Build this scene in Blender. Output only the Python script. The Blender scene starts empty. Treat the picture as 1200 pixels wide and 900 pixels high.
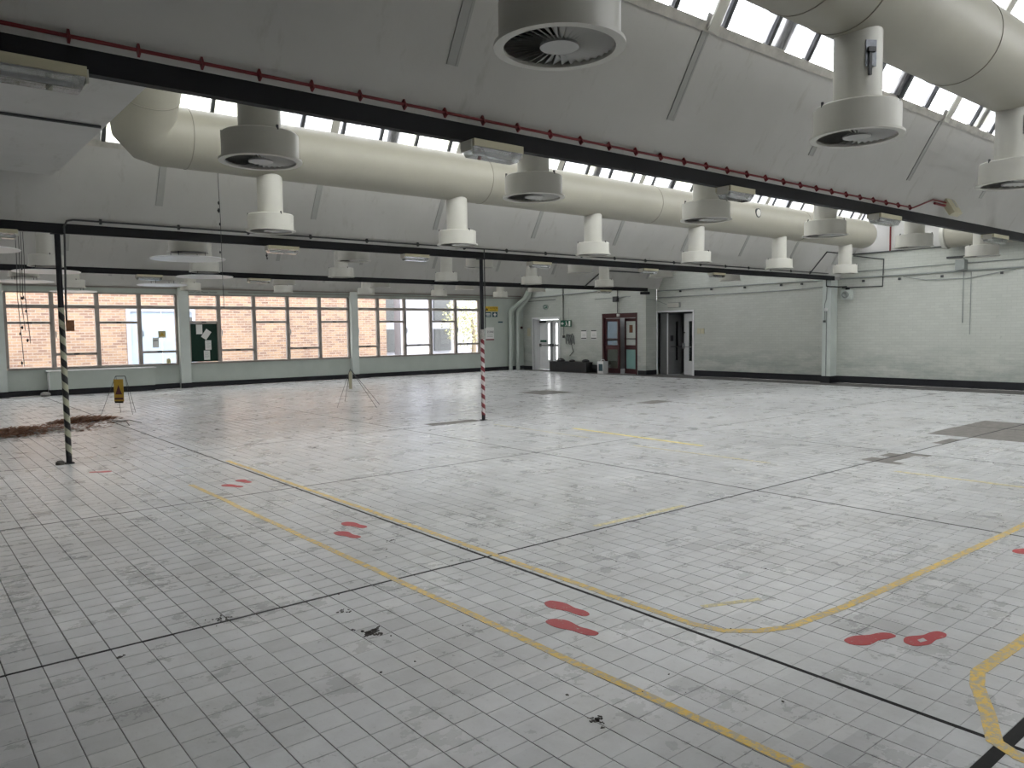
import bpy, bmesh, math, random
from mathutils import Vector, Matrix
random.seed(7)
R = math.radians; PI = math.pi
S = bpy.context.scene
COL = S.collection

# ---------------------------------------------------------------- camera
EYE = Vector((0, 0, 1.65))
pitch, yaw, roll, F = R(3.971), R(50.767), R(-0.759), 900.4
fw = Vector((math.cos(yaw)*math.cos(pitch), math.sin(yaw)*math.cos(pitch), -math.sin(pitch)))
rt = Vector((math.sin(yaw), -math.cos(yaw), 0)); up = rt.cross(fw)
r2 = math.cos(roll)*rt + math.sin(roll)*up; u2 = -math.sin(roll)*rt + math.cos(roll)*up
cam = bpy.data.objects.new('camera', bpy.data.cameras.new('camera')); COL.objects.link(cam)
m = Matrix((r2, u2, -fw)).transposed().to_4x4(); m.translation = EYE
cam.matrix_world = m
cam.data.sensor_width = 36; cam.data.lens = F/1200*36; cam.data.clip_end = 300; cam.data.clip_start = 0.05
S.camera = cam

# ---------------------------------------------------------------- sky and exposure
W = bpy.data.worlds.new('overcast_sky'); S.world = W; W.use_nodes = True
nt = W.node_tree; bg = nt.nodes['Background']
tc = nt.nodes.new('ShaderNodeTexCoord'); no = nt.nodes.new('ShaderNodeTexNoise'); cr = nt.nodes.new('ShaderNodeValToRGB')
no.inputs['Scale'].default_value = 2.2; no.inputs['Detail'].default_value = 5
cr.color_ramp.elements[0].position = .3; cr.color_ramp.elements[0].color = (.86, .88, .92, 1)
cr.color_ramp.elements[1].position = .75; cr.color_ramp.elements[1].color = (1, .99, .985, 1)
nt.links.new(tc.outputs['Generated'], no.inputs['Vector']); nt.links.new(no.outputs['Fac'], cr.inputs['Fac'])
nt.links.new(cr.outputs['Color'], bg.inputs['Color']); bg.inputs['Strength'].default_value = 3.6
S.view_settings.view_transform = 'Standard'; S.view_settings.look = 'None'
S.view_settings.gamma = 1; S.view_settings.use_curve_mapping = False
S.view_settings.exposure = 1.80

# ---------------------------------------------------------------- materials
class NT:
    def __init__(s, name):
        s.m = bpy.data.materials.new(name); s.m.use_nodes = True; s.t = s.m.node_tree; s.b = s.t.nodes['Principled BSDF']
        s.out = s.t.nodes['Material Output']
    def n(s, k, **kw):
        x = s.t.nodes.new(k)
        for a, v in kw.items():
            if a.startswith('i_'):
                x.inputs[a[2:].replace('_', ' ')].default_value = v
            else: setattr(x, a, v)
        return x
    def l(s, a, b): s.t.links.new(a, b)
    def noise(s, scale, detail=4, rough=.55, vec=None, stretch=None):
        x = s.n('ShaderNodeTexNoise'); x.inputs['Scale'].default_value = scale; x.inputs['Detail'].default_value = detail
        x.inputs['Roughness'].default_value = rough
        v = vec or s.pos()
        if stretch:
            mp = s.n('ShaderNodeMapping'); mp.inputs['Scale'].default_value = stretch; s.l(v, mp.inputs['Vector']); v = mp.outputs['Vector']
        s.l(v, x.inputs['Vector']); return x.outputs['Fac']
    def pos(s):
        if not hasattr(s, '_p'): s._p = s.n('ShaderNodeNewGeometry').outputs['Position']
        return s._p
    def obj(s): return s.n('ShaderNodeTexCoord').outputs['Object']
    def math(s, op, a, b=None, c=None, clamp=False):
        x = s.n('ShaderNodeMath', operation=op, use_clamp=clamp)
        for i, v in enumerate((a, b, c)):
            if v is None: continue
            if isinstance(v, (int, float)): x.inputs[i].default_value = v
            else: s.l(v, x.inputs[i])
        return x.outputs[0]
    def ramp(s, f, stops):
        x = s.n('ShaderNodeValToRGB'); e = x.color_ramp.elements
        while len(e) < len(stops): e.new(.5)
        for q, (p, c) in zip(e, stops): q.position = p; q.color = (*c, 1) if len(c) == 3 else c
        s.l(f, x.inputs['Fac']); return x.outputs['Color']
    def mix(s, f, a, b, mode='MIX'):
        x = s.n('ShaderNodeMix', data_type='RGBA', blend_type=mode)
        for i, v in ((0, f), (6, a), (7, b)):
            if isinstance(v, (int, float)): x.inputs[i].default_value = v
            elif isinstance(v, tuple): x.inputs[i].default_value = (*v, 1)
            else: s.l(v, x.inputs[i])
        return x.outputs[2]
    def bump(s, h, st=.2, dist=.01):
        x = s.n('ShaderNodeBump'); x.inputs['Strength'].default_value = st; x.inputs['Distance'].default_value = dist
        s.l(h, x.inputs['Height']); s.l(x.outputs['Normal'], s.b.inputs['Normal'])
    def set(s, color=None, rough=None, metal=None, spec=None):
        for k, v in (('Base Color', color), ('Roughness', rough), ('Metallic', metal), ('Specular IOR Level', spec)):
            if v is None: continue
            if isinstance(v, tuple): s.b.inputs[k].default_value = (*v, 1)
            elif isinstance(v, (int, float)): s.b.inputs[k].default_value = v
            else: s.l(v, s.b.inputs[k])
        return s.m

def paint(name, c, rough=.5, var=.12, scale=3, metal=0, bump=0):
    t = NT(name); d = tuple(x*(1-var) for x in c); b = tuple(min(1, x*(1+var*.6)) for x in c)
    f = t.noise(scale, 5, .6)
    col = t.ramp(f, [(.3, d), (.7, b)])
    t.set(col, rough, metal)
    if bump: t.bump(t.noise(scale*8, 4), bump, .004)
    return t.m

def make_tile_mat():
    t = NT('worn_floor_tile')
    p = t.pos(); sep = t.n('ShaderNodeSeparateXYZ'); t.l(p, sep.inputs[0])
    # one random value per tile, from the tile's own cell on the floor
    att = t.n('ShaderNodeAttribute', attribute_name='tile_tone'); a2 = t.n('ShaderNodeObjectInfo')
    tone = t.math('ADD', att.outputs['Fac'], t.math('MULTIPLY', a2.outputs['Random'], att.outputs['Alpha']))
    tone = att.outputs['Fac']
    big = t.noise(.28, 5, .6); mid = t.noise(2.6, 6, .7); fine = t.noise(34, 5, .75)
    cell = t.n('ShaderNodeCombineXYZ')
    t.l(t.math('FLOOR', t.math('DIVIDE', t.math('SUBTRACT', sep.outputs[0], 3.34), .1558)), cell.inputs[0])
    t.l(t.math('FLOOR', t.math('DIVIDE', t.math('SUBTRACT', sep.outputs[1], 4.41), .1548)), cell.inputs[1])
    wn = t.n('ShaderNodeTexWhiteNoise', noise_dimensions='2D'); t.l(cell.outputs[0], wn.inputs['Vector'])
    c = t.ramp(wn.outputs['Value'], [(0, (.46, .468, .475)), (.08, (.545, .555, .562)), (.92, (.595, .605, .612)), (1, (.65, .655, .655))])
    c = t.mix(1, c, t.ramp(big, [(.3, (.80, .80, .80)), (.7, (1, 1, 1))]), 'MULTIPLY')
    c = t.mix(1, c, t.ramp(mid, [(.22, (.84, .83, .82)), (.60, (1, 1, 1))]), 'MULTIPLY')
    smear = t.noise(6.5, 6, .75, stretch=(1, .45, 1)); c = t.mix(1, c, t.ramp(smear, [(.20, (.86, .855, .85)), (.56, (1, 1, 1)), (.68, (1, 1, 1)), (.80, (1.0, .99, .96))]), 'MULTIPLY')
    blot = t.noise(1.1, 3, .5); c = t.mix(1, c, t.ramp(blot, [(.25, (.92, .91, .90)), (.55, (1, 1, 1))]), 'MULTIPLY')
    c = t.mix(1, c, t.ramp(fine, [(.25, (.74, .73, .72)), (.42, (1, 1, 1))]), 'MULTIPLY')
    t.set(c, t.math('ADD', t.math('MULTIPLY', mid, .08), .24), 0, .4)
    t.bump(t.noise(22, 5, .6), .12, .002)
    return t.m

def make_white_ceiling():
    t = NT('white_painted_plaster')
    c = t.ramp(t.noise(.7, 6, .6), [(.3, (.47, .465, .445)), (.7, (.54, .535, .515))])
    c = t.mix(1, c, t.ramp(t.noise(5, 5, .7, stretch=(1, .35, .35)), [(.25, (.80, .79, .76)), (.42, (1, 1, 1))]), 'MULTIPLY')
    t.set(c, .65); t.bump(t.noise(1.6, 5), .25, .03); return t.m

def make_brickpaint(name, base, bx, bz, dirty=True, axis='Y'):
    t = NT(name); sep = t.n('ShaderNodeSeparateXYZ'); t.l(t.pos(), sep.inputs[0])
    cb = t.n('ShaderNodeCombineXYZ'); t.l(sep.outputs[1 if axis == 'Y' else 0], cb.inputs[0]); t.l(sep.outputs[2], cb.inputs[1])
    br = t.n('ShaderNodeTexBrick'); t.l(cb.outputs[0], br.inputs['Vector'])
    br.inputs['Scale'].default_value = 1; br.inputs['Brick Width'].default_value = bx; br.inputs['Row Height'].default_value = bz
    br.inputs['Mortar Size'].default_value = .006; br.inputs['Mortar Smooth'].default_value = .5
    br.inputs['Color1'].default_value = (*base, 1); br.inputs['Color2'].default_value = (*[x*.93 for x in base], 1)
    br.inputs['Mortar'].default_value = (*[x*.84 for x in base], 1)
    c = br.outputs['Color']
    c = t.mix(1, c, t.ramp(t.noise(.5, 6, .6), [(.3, (.86, .87, .86)), (.7, (1, 1, 1))]), 'MULTIPLY')
    if dirty:
        band = t.math('MULTIPLY', t.math('SUBTRACT', 1.3, sep.outputs[2], None, True), 1.2, None, True)
        sc = t.ramp(t.noise(1.0, 7, .7, stretch=(1, 1, 4)), [(.42, (0, 0, 0)), (.6, (1, 1, 1))])
        f = t.math('MULTIPLY', t.math('MULTIPLY', band, .62), sc)
        c = t.mix(f, c, (.26, .29, .27))
        c = t.mix(1, c, t.ramp(t.noise(9, 5, .7), [(.24, (.72, .72, .70)), (.36, (1, 1, 1))]), 'MULTIPLY')
    t.set(c, .55)
    t.bump(br.outputs['Fac'], -.5, .006)
    return t.m

def make_brick_ext():
    t = NT('pale_buff_brick'); sep = t.n('ShaderNodeSeparateXYZ'); t.l(t.pos(), sep.inputs[0])
    cb = t.n('ShaderNodeCombineXYZ'); t.l(sep.outputs[0], cb.inputs[0]); t.l(sep.outputs[2], cb.inputs[1])
    br = t.n('ShaderNodeTexBrick'); t.l(cb.outputs[0], br.inputs['Vector'])
    br.inputs['Scale'].default_value = 1; br.inputs['Brick Width'].default_value = .30; br.inputs['Row Height'].default_value = .10
    br.inputs['Mortar Size'].default_value = .014
    br.inputs['Color1'].default_value = (.29, .185, .115, 1); br.inputs['Color2'].default_value = (.15, .082, .060, 1); br.inputs['Mortar'].default_value = (.27, .225, .19, 1)
    c = t.mix(1, br.outputs['Color'], t.ramp(t.noise(.8, 5), [(.3, (.82, .84, .86)), (.7, (1, 1, 1))]), 'MULTIPLY')
    t.set(c, .85); t.bump(br.outputs['Fac'], -.5, .01); return t.m

def make_tape(name, c, worn=.42):
    t = NT(name); f = t.ramp(t.noise(24, 6, .8), [(worn, (1, 1, 1)), (worn+.1, (0, 0, 0))])
    base = t.mix(1, (c[0], c[1], c[2]), t.ramp(t.noise(3, 4), [(.3, (.82, .82, .82)), (.7, (1, 1, 1))]), 'MULTIPLY')
    col = t.mix(t.math('MULTIPLY', f, .85), base, (.36, .34, .29))
    t.set(col, .5); return t.m

def make_stripe(name, c1, c2, pitch):
    t = NT(name); o = t.obj(); sep = t.n('ShaderNodeSeparateXYZ'); t.l(o, sep.inputs[0])
    a = t.math('DIVIDE', t.math('ARCTAN2', sep.outputs[1], sep.outputs[0]), 2*PI)
    f = t.math('FRACT', t.math('ADD', t.math('DIVIDE', sep.outputs[2], pitch), a))
    k = t.math('GREATER_THAN', f, .5)
    w = t.math('GREATER_THAN', t.noise(30, 4, .7), .36)
    col = t.mix(k, c1, c2); col = t.mix(w, (.12, .11, .1), col)
    t.set(col, .45); return t.m

def make_glass(name, tint=(.95, .95, .945), gl=.07):
    t = NT(name); t.t.nodes.remove(t.b)
    tr = t.n('ShaderNodeBsdfTransparent'); tr.inputs[0].default_value = (*tint, 1)
    g = t.n('ShaderNodeBsdfGlossy'); g.inputs['Roughness'].default_value = .02
    lw = t.n('ShaderNodeLayerWeight'); lw.inputs[0].default_value = .35
    mx = t.n('ShaderNodeMixShader'); t.l(t.math('ADD', t.math('MULTIPLY', lw.outputs['Fresnel'], .6), gl*.3), mx.inputs[0])
    t.l(tr.outputs[0], mx.inputs[1]); t.l(g.outputs[0], mx.inputs[2]); t.l(mx.outputs[0], t.out.inputs['Surface']); return t.m

def make_roof_glass():
    t = NT('weathered_obscured_roof_glass'); t.t.nodes.remove(t.b)
    st = t.noise(7, 6, .75, stretch=(5, .5, .5)); al = t.noise(.9, 4, .6)
    c = t.ramp(st, [(.30, (.145, .15, .17)), (.46, (.53, .535, .55)), (.66, (.98, .98, .985))])
    c = t.mix(t.ramp(al, [(.52, (0, 0, 0)), (.66, (.7, .7, .7))]), c, (.76, .76, .60))
    tl = t.n('ShaderNodeBsdfTranslucent'); tr = t.n('ShaderNodeBsdfTransparent'); gl = t.n('ShaderNodeBsdfGlossy'); gl.inputs['Roughness'].default_value = .15
    t.l(c, tl.inputs[0]); t.l(c, tr.inputs[0])
    m1 = t.n('ShaderNodeMixShader'); m1.inputs[0].default_value = .45; t.l(tr.outputs[0], m1.inputs[1]); t.l(tl.outputs[0], m1.inputs[2])
    m2 = t.n('ShaderNodeMixShader'); m2.inputs[0].default_value = .06; t.l(m1.outputs[0], m2.inputs[1]); t.l(gl.outputs[0], m2.inputs[2])
    t.l(m2.outputs[0], t.out.inputs['Surface']); return t.m

M = dict(
    tile=make_tile_mat(), grout=paint('dark_floor_bed', (.075, .072, .068), .9, .3, 30),
    joint=paint('black_joint_filler', (.008, .008, .008), .95, .3, 30),
    patch=paint('bare_screed_and_post_shade', (.17, .158, .143), .7, .35, 9, bump=.3),
    plaster=make_white_ceiling(), cream=paint('cream_duct_paint', (.33, .318, .262), .45, .07, 1.2),
    seam=paint('duct_seam_paint', (.24, .23, .19), .5, .07, 1.2),
    drum=paint('off_white_diffuser_enamel', (.51, .505, .455), .4, .05, 3),
    vane=paint('grey_white_vane_enamel', (.40, .40, .38), .45, .05, 3),
    dark=paint('black_void_paint', (.012, .012, .012), .8, .1, 3),
    beam=paint('black_steel_paint', (.006, .007, .010), .75, .2, 3),
    wall=make_brickpaint('mint_painted_brick', (.55, .57, .525), .225, .075),
    wallb=make_brickpaint('mint_painted_brick_by_the_doors', (.50, .525, .485), .225, .075),
    mint=paint('mint_painted_plaster', (.43, .475, .435), .5, .08, 1.5),
    mintcol=paint('pale_mint_pilaster_paint', (.53, .575, .545), .5, .08, 1.5),
    skirt=paint('black_skirting_paint', (.007, .008, .012), .75, .2, 4),
    bar=paint('dark_grey_glazing_bar', (.045, .05, .055), .5, .15, 4),
    frame=paint('taupe_window_frame_paint', (.27, .245, .225), .5, .12, 3),
    curb=paint('stained_concrete_kerb', (.50, .48, .44), .8, .25, 6, bump=.4),
    rail=paint('grey_steel_channel', (.37, .37, .355), .5, .08, 3),
    red=paint('red_pipe_paint', (.17, .008, .012), .5, .15, 4),
    wire=paint('dark_conduit_metal', (.045, .048, .05), .5, .2, 8),
    gconduit=paint('grey_conduit_paint', (.26, .285, .27), .5, .15, 5),
    white=paint('white_gloss_paint', (.72, .73, .73), .35, .05, 2),
    ledge=paint('dark_ledge_paint', (.05, .055, .055), .6, .15, 2),
    ivory=paint('yellowed_plastic', (.50, .47, .33), .45, .1, 4),
    steel=paint('brushed_steel', (.42, .43, .44), .35, .1, 20, .9),
    foil=paint('foil_tape', (.22, .23, .25), .55, .2, 30, .9),
    black=paint('black_plastic', (.014, .014, .016), .5, .2, 10),
    maroon=paint('dark_red_door_paint', (.050, .008, .011), .4, .15, 3),
    green=paint('sign_green', (.0, .085, .045), .45, .05, 4),
    board=paint('dark_green_felt', (.006, .028, .018), .95, .15, 12),
    paper=paint('white_paper', (.72, .72, .70), .8, .05, 4),
    yellow=paint('sign_yellow', (.62, .42, .02), .5, .08, 6),
    dyellow=paint('ochre_sign_plastic', (.42, .27, .025), .5, .12, 10),
    teal=paint('pale_teal_board', (.20, .36, .34), .7, .1, 3),
    navy=paint('sign_dark_teal', (.02, .07, .09), .5, .05, 4),
    brown=paint('brown_leaf_litter', (.19, .085, .042), .95, .45, 25),
    flake=paint('dark_paint_flake', (.085, .078, .070), .9, .5, 30),
    greyflake=paint('grey_plaster_crumb', (.32, .31, .29), .9, .3, 30),
    rtape=make_tape('faded_red_floor_vinyl', (.40, .022, .028), .33),
    ytape=make_tape('worn_yellow_floor_tape', (.74, .50, .09), .45),
    ybright=make_tape('clean_yellow_floor_paint', (.85, .70, .16), .34),
    yfaint=make_tape('faint_yellow_floor_paint', (.76, .66, .28), .46),
    ystripe=make_stripe('black_and_cream_hazard_tape', (.010, .011, .012), (.36, .36, .27), .20),
    rstripe=make_stripe('red_and_white_hazard_tape', (.14, .008, .016), (.50, .46, .46), .17),
    brick=make_brick_ext(), bluedoor=paint('pale_blue_door_paint', (.24, .30, .39), .5, .06, 2),
    asphalt=paint('pale_yard_concrete', (.40, .39, .37), .9, .15, 2),
    roofout=paint('grey_roof_felt', (.34, .34, .33), .9, .15, 2),
    leaf=paint('green_foliage', (.42, .42, .24), .8, .5, 6), bark=paint('tree_bark', (.2, .16, .12), .9, .2, 6),
    exteriorwhite=paint('white_render', (.27, .28, .325), .7, .05, 2),
    glass=make_glass('window_glass'), doorglass=make_glass('door_glass', (.75, .8, .78), .25), rglass=make_roof_glass(),
    lens=make_glass('clear_acrylic_lens', (.72, .74, .72), .9),
    corridordark=paint('shaded_leaf_grey', (.15, .155, .155), .6, .1, 2),  # dim corridor shade on the open leaf is put into this grey
    corridor=paint('grey_corridor_plaster', (.30, .31, .31), .7, .1, 2), beige=paint('beige_panel', (.42, .33, .25), .7, .15, 2),
)

# ---------------------------------------------------------------- mesh helper
class MB:
    def __init__(s): s.v = []; s.f = []; s.k = []
    def box(s, x0, x1, y0, y1, z0, z1, k=0):
        n = len(s.v)
        s.v += [(x0,y0,z0),(x1,y0,z0),(x1,y1,z0),(x0,y1,z0),(x0,y0,z1),(x1,y0,z1),(x1,y1,z1),(x0,y1,z1)]
        for f in ((3,2,1,0),(4,5,6,7),(0,1,5,4),(1,2,6,5),(2,3,7,6),(3,0,4,7)): s.f.append([n+i for i in f]); s.k.append(k)
        return s
    def hexa(s, pts, k=0):
        n = len(s.v); s.v += [tuple(p) for p in pts]
        for f in ((3,2,1,0),(4,5,6,7),(0,1,5,4),(1,2,6,5),(2,3,7,6),(3,0,4,7)): s.f.append([n+i for i in f]); s.k.append(k)
        return s
    def prism(s, poly, axis, a, b, k=0):
        """extrude a 2-D polygon along an axis (0=x with (y,z) pts, 1=y with (x,z), 2=z with (x,y))"""
        def P(u, v, w): return ((w,u,v),(u,w,v),(u,v,w))[axis]
        n = len(s.v); c = len(poly)
        s.v += [P(u, v, a) for u, v in poly] + [P(u, v, b) for u, v in poly]
        s.f.append([n+i for i in range(c)][::-1]); s.f.append([n+c+i for i in range(c)]); s.k += [k, k]
        for i in range(c): j = (i+1) % c; s.f.append([n+i, n+j, n+c+j, n+c+i]); s.k.append(k)
        return s
    def lathe(s, prof, c=(0,0,0), seg=40, k=0, caps=True):
        n = len(s.v); m_ = len(prof)
        for r, z in prof:
            for i in range(seg):
                a = 2*PI*i/seg; s.v.append((c[0]+r*math.cos(a), c[1]+r*math.sin(a), c[2]+z))
        for j in range(m_-1):
            for i in range(seg):
                i2 = (i+1) % seg; s.f.append([n+j*seg+i, n+j*seg+i2, n+(j+1)*seg+i2, n+(j+1)*seg+i]); s.k.append(k)
        if caps:
            if prof[0][0] > 1e-4: s.f.append([n+i for i in range(seg)][::-1]); s.k.append(k)
            if prof[-1][0] > 1e-4: s.f.append([n+(m_-1)*seg+i for i in range(seg)]); s.k.append(k)
        return s
    def tube(s, pts, r, seg=10, k=0):
        pts = [Vector(p) for p in pts]; n = len(s.v); m_ = len(pts)
        rad = r if isinstance(r, (list, tuple)) else [r]*m_
        d0 = (pts[1]-pts[0]).normalized(); ref = Vector((0,0,1)) if abs(d0.z) < .9 else Vector((0,1,0))
        u = d0.cross(ref).normalized()
        for i, p in enumerate(pts):
            a = (pts[i]-pts[i-1]).normalized() if i else (pts[1]-pts[0]).normalized()
            b = (pts[i+1]-pts[i]).normalized() if i < m_-1 else a
            t = (a+b).normalized(); u = (u - t*u.dot(t)).normalized(); w = t.cross(u)
            st = 1/max(.5, t.dot(a))
            ax = (b-a)
            for q in range(seg):
                an = 2*PI*q/seg; o = u*math.cos(an)*rad[i] + w*math.sin(an)*rad[i]
                if ax.length > 1e-4:
                    e = ax.normalized(); o = o + e*o.dot(e)*(st-1)
                s.v.append(tuple(p+o))
        for j in range(m_-1):
            for i in range(seg):
                i2 = (i+1) % seg; s.f.append([n+j*seg+i, n+j*seg+i2, n+(j+1)*seg+i2, n+(j+1)*seg+i]); s.k.append(k)
        s.f.append([n+i for i in range(seg)][::-1]); s.f.append([n+(m_-1)*seg+i for i in range(seg)]); s.k += [k, k]
        return s
    def mesh(s, name, mats, smooth=False):
        me = bpy.data.meshes.new(name); me.from_pydata(s.v, [], s.f)
        mats = mats if isinstance(mats, (list, tuple)) else [mats]
        for mm in mats: me.materials.append(M[mm])
        if len(mats) > 1: me.polygons.foreach_set('material_index', s.k)
        bm = bmesh.new(); bm.from_mesh(me); bmesh.ops.recalc_face_normals(bm, faces=bm.faces); bm.to_mesh(me); bm.free()
        if smooth:
            me.polygons.foreach_set('use_smooth', [True]*len(me.polygons)); me.set_sharp_from_angle(angle=R(35))
        me.update(); return me
    def obj(s, name, mats, parent=None, smooth=False):
        """vertices are given in world coordinates; the object keeps them relative to its parent"""
        if parent is not None:
            w = origin(parent)
            s.v = [(x-w[0], y-w[1], z-w[2]) for x, y, z in s.v]
        o = bpy.data.objects.new(name, s.mesh(name, mats, smooth)); COL.objects.link(o); o.parent = parent
        return o
def origin(o):
    v = Vector((0,0,0))
    while o is not None: v += o.location; o = o.parent
    return v
def tag(o, label=None, cat=None, group=None, kind=None):
    if label: o['label'] = label
    if cat: o['category'] = cat
    if group: o['group'] = group
    if kind: o['kind'] = kind
    return o
def empty(name, loc, label=None, cat=None, group=None, kind=None, rz=0):
    o = bpy.data.objects.new(name, None); COL.objects.link(o); o.location = loc; o.rotation_euler.z = rz; o.empty_display_size = .1
    return tag(o, label, cat, group, kind)
def link_mesh(name, me, parent, loc=(0,0,0), rot=(0,0,0)):
    o = bpy.data.objects.new(name, me); COL.objects.link(o); o.parent = parent; o.location = loc; o.rotation_euler = rot; return o
def copy_tree(o, parent=None):
    c = o.copy(); COL.objects.link(c); c.parent = parent
    for ch in list(o.children): copy_tree(ch, c)
    return c
def text(name, body, size, mat, parent, loc, rot, ext=.001, align='CENTER'):
    cu = bpy.data.curves.new(name, 'FONT'); cu.body = body; cu.size = size; cu.extrude = ext; cu.align_x = align; cu.align_y = 'CENTER'
    cu.materials.append(M[mat]); tmp = bpy.data.objects.new(name, cu); COL.objects.link(tmp)
    me = bpy.data.meshes.new_from_object(tmp.evaluated_get(bpy.context.evaluated_depsgraph_get())); bpy.data.objects.remove(tmp); me.name = name
    o = bpy.data.objects.new(name, me); COL.objects.link(o); o.parent = parent
    o.location = loc; o.rotation_euler = rot; return o
ORD = ['first', 'second', 'third', 'fourth', 'fifth', 'sixth', 'seventh', 'eighth', 'ninth', 'tenth']
FACE_Y = (PI/2, 0, 0)          # lettering that faces -Y (far wall)
FACE_X = (PI/2, 0, -PI/2)      # lettering that faces -X (right wall)

XW, YW, XS = 21.74, 25.08, 21.15       # right wall, window wall, right wall beyond the step
BEAMS = [4.46, 11.40, 18.22]; ZB, ZT = 2.98, 3.085
X0 = -3.5; Y0 = -2.45
JX = [3.34+3.44*k for k in range(-2, 6)]; JY = [1.03, 4.41, 7.80, 11.28] + [11.28+3.42*k for k in (1, 2, 3, 4)]; JY = [1.03-3.4] + JY

# ---------------------------------------------------------------- floor
fl = MB(); fl.box(X0, XW+.02, Y0, YW+.02, -.12, -.0045)
floor = fl.obj('floor', 'grout'); tag(floor, 'grey square quarry tile floor with dark movement joints', 'floor', kind='structure')
jf = MB()
for x in JX:
    if X0 < x < XW: jf.box(x-.012, x+.012, Y0, YW, -.006, -.0003)
for y in JY:
    if y > Y0: jf.box(X0, XW, y-.012, y+(.04 if y < 1.5 else .012), -.006, -.0004)
jf.obj('joint_filler', 'joint', floor)
patches = [  # x0,x1,y0,y1 where tiles are missing or covered; the last paints the post's shade
    (9.22, 10.24, 4.20, 4.48), (11.38, 11.88, 4.36, 4.50), (12.30, 14.6, 3.6, 4.95), (13.0, 14.05, 14.8, 15.75), (13.05, 13.85, 11.15, 11.6), (7.45, 8.55, 11.38, 11.62)]
cands = []
rnd = random.Random(3)
big = MB()
pbox = [[9, -9, 99, -99] for _ in patches]
def note_patch(x, y, x0, x1, y0, y1):
    for k, (a, b, c, d) in enumerate(patches):
        if a-.02 < x < b+.02 and c-.02 < y < d+.02:
            q = pbox[k]
            if q[1] < q[0]: q[:] = [x0, x1, y0, y1]
            q[:] = [min(q[0], x0), max(q[1], x1), min(q[2], y0), max(q[3], y1)]; return True
    return False
def inpatch(x, y):
    return any(a-.02 < x < b+.02 and c-.02 < y < d+.02 for a, b, c, d in patches)
for i in range(len(JX)-1):
    xa, xb = JX[i]+.0105, JX[i+1]-.0105; px = (xb-xa)/22
    for j in range(len(JY)):
        ya = JY[j]+.0105; yb = (JY[j+1]-.0105) if j+1 < len(JY) else YW
        if j == 1: ya += .03
        py = (yb-ya)/22 if j+1 < len(JY) else .1548
        ny = 22 if j+1 < len(JY) else int((yb-ya)/py)
        for a in range(22):
            off = rnd.uniform(-.012, .012)
            for b in range(ny):
                x0, x1 = xa+a*px+.0017, xa+(a+1)*px-.0017
                y0, y1 = ya+b*py+.0010, ya+(b+1)*py-.0010
                if 0 < b: y0 += off
                if b < ny-1: y1 += off
                cx, cy = (x0+x1)/2, (y0+y1)/2
                if cx < X0 or x1 > XW or cx > XW or cy < Y0 or y1 > YW+.01 or note_patch(cx, cy, x0, x1, y0, y1): continue
                if cx > XS+.02 and cy > 18.29: continue
                cands.append((x0, x1, y0, y1))
def in_view(x, y):
    d = Vector((x, y, 0))-EYE; z = d.dot(fw)
    if z < .2: return False
    u = 600+F*d.dot(r2)/z; v = 450-F*d.dot(u2)/z
    return -15 < u < 1215 and v < 925
near = sorted((c for c in cands if in_view((c[0]+c[1])/2, (c[2]+c[3])/2)), key=lambda c: (c[0]+c[1])**2+(c[2]+c[3])**2)[:300]
ns = set(near)
tp = MB()
hx, hy = .0752, .0745
tp.v = [(-hx,-hy,-.012),(hx,-hy,-.012),(hx,hy,-.012),(-hx,hy,-.012),(-hx,-hy,-.0012),(hx,-hy,-.0012),(hx,hy,-.0012),(-hx,hy,-.0012),
        (-hx+.0016,-hy+.0016,0),(hx-.0016,-hy+.0016,0),(hx-.0016,hy-.0016,0),(-hx+.0016,hy-.0016,0)]
for a in (0, 4):
    for q in range(4): tp.f.append([a+q, a+(q+1) % 4, a+4+(q+1) % 4, a+4+q])
tp.f.append([8,9,10,11]); tp.f.append([3,2,1,0]); tp.k = [0]*len(tp.f)
tmesh = tp.mesh('tile', 'tile')
for c in near:
    o = link_mesh('tile', tmesh, floor, ((c[0]+c[1])/2, (c[2]+c[3])/2, rnd.uniform(-.0007, .0003)), (rnd.uniform(-.004, .004), rnd.uniform(-.004, .004), rnd.uniform(-.003, .003)))
    o.scale = ((c[1]-c[0])/(2*hx), (c[3]-c[2])/(2*hy), 1)
for c in cands:
    if c in ns: continue
    x0, x1, y0, y1 = c; n = len(big.v); e = .0016; z = [rnd.uniform(-.0008, .0004) for _ in range(4)]
    big.v += [(x0,y0,-.005),(x1,y0,-.005),(x1,y1,-.005),(x0,y1,-.005),(x0+e,y0+e,z[0]),(x1-e,y0+e,z[1]),(x1-e,y1-e,z[2]),(x0+e,y1-e,z[3])]
    big.f += [(n+4,n+5,n+6,n+7),(n,n+1,n+5,n+4),(n+1,n+2,n+6,n+5),(n+2,n+3,n+7,n+6),(n+3,n,n+4,n+7)]
me = bpy.data.meshes.new('tiles'); me.from_pydata(big.v, [], big.f); me.materials.append(M['tile'])
o = bpy.data.objects.new('tiles', me); COL.objects.link(o); o.parent = floor; o['kind'] = 'stuff'
pn = ['dark bare patch in the tiles on a joint, crossing near the short yellow line', 'small dark bare patch between two larger ones on the right of the floor', 'largest dark bare patch in the floor towards the green wall on the right',
      'dark square patch in the far floor before the dark red doors', 'brown oblong patch in the far floor before the open white doors', 'dark strip of painted post shade on the floor beside the red striped post']
for (a, b, c, d), lb in zip(pbox, pn):
    t = MB().box(a-.003, b+.003, c-.003, d+.003, -.0045, -.0008); tag(t.obj('floor_patch', 'patch'), lb, 'floor patch', kind='structure')

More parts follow.
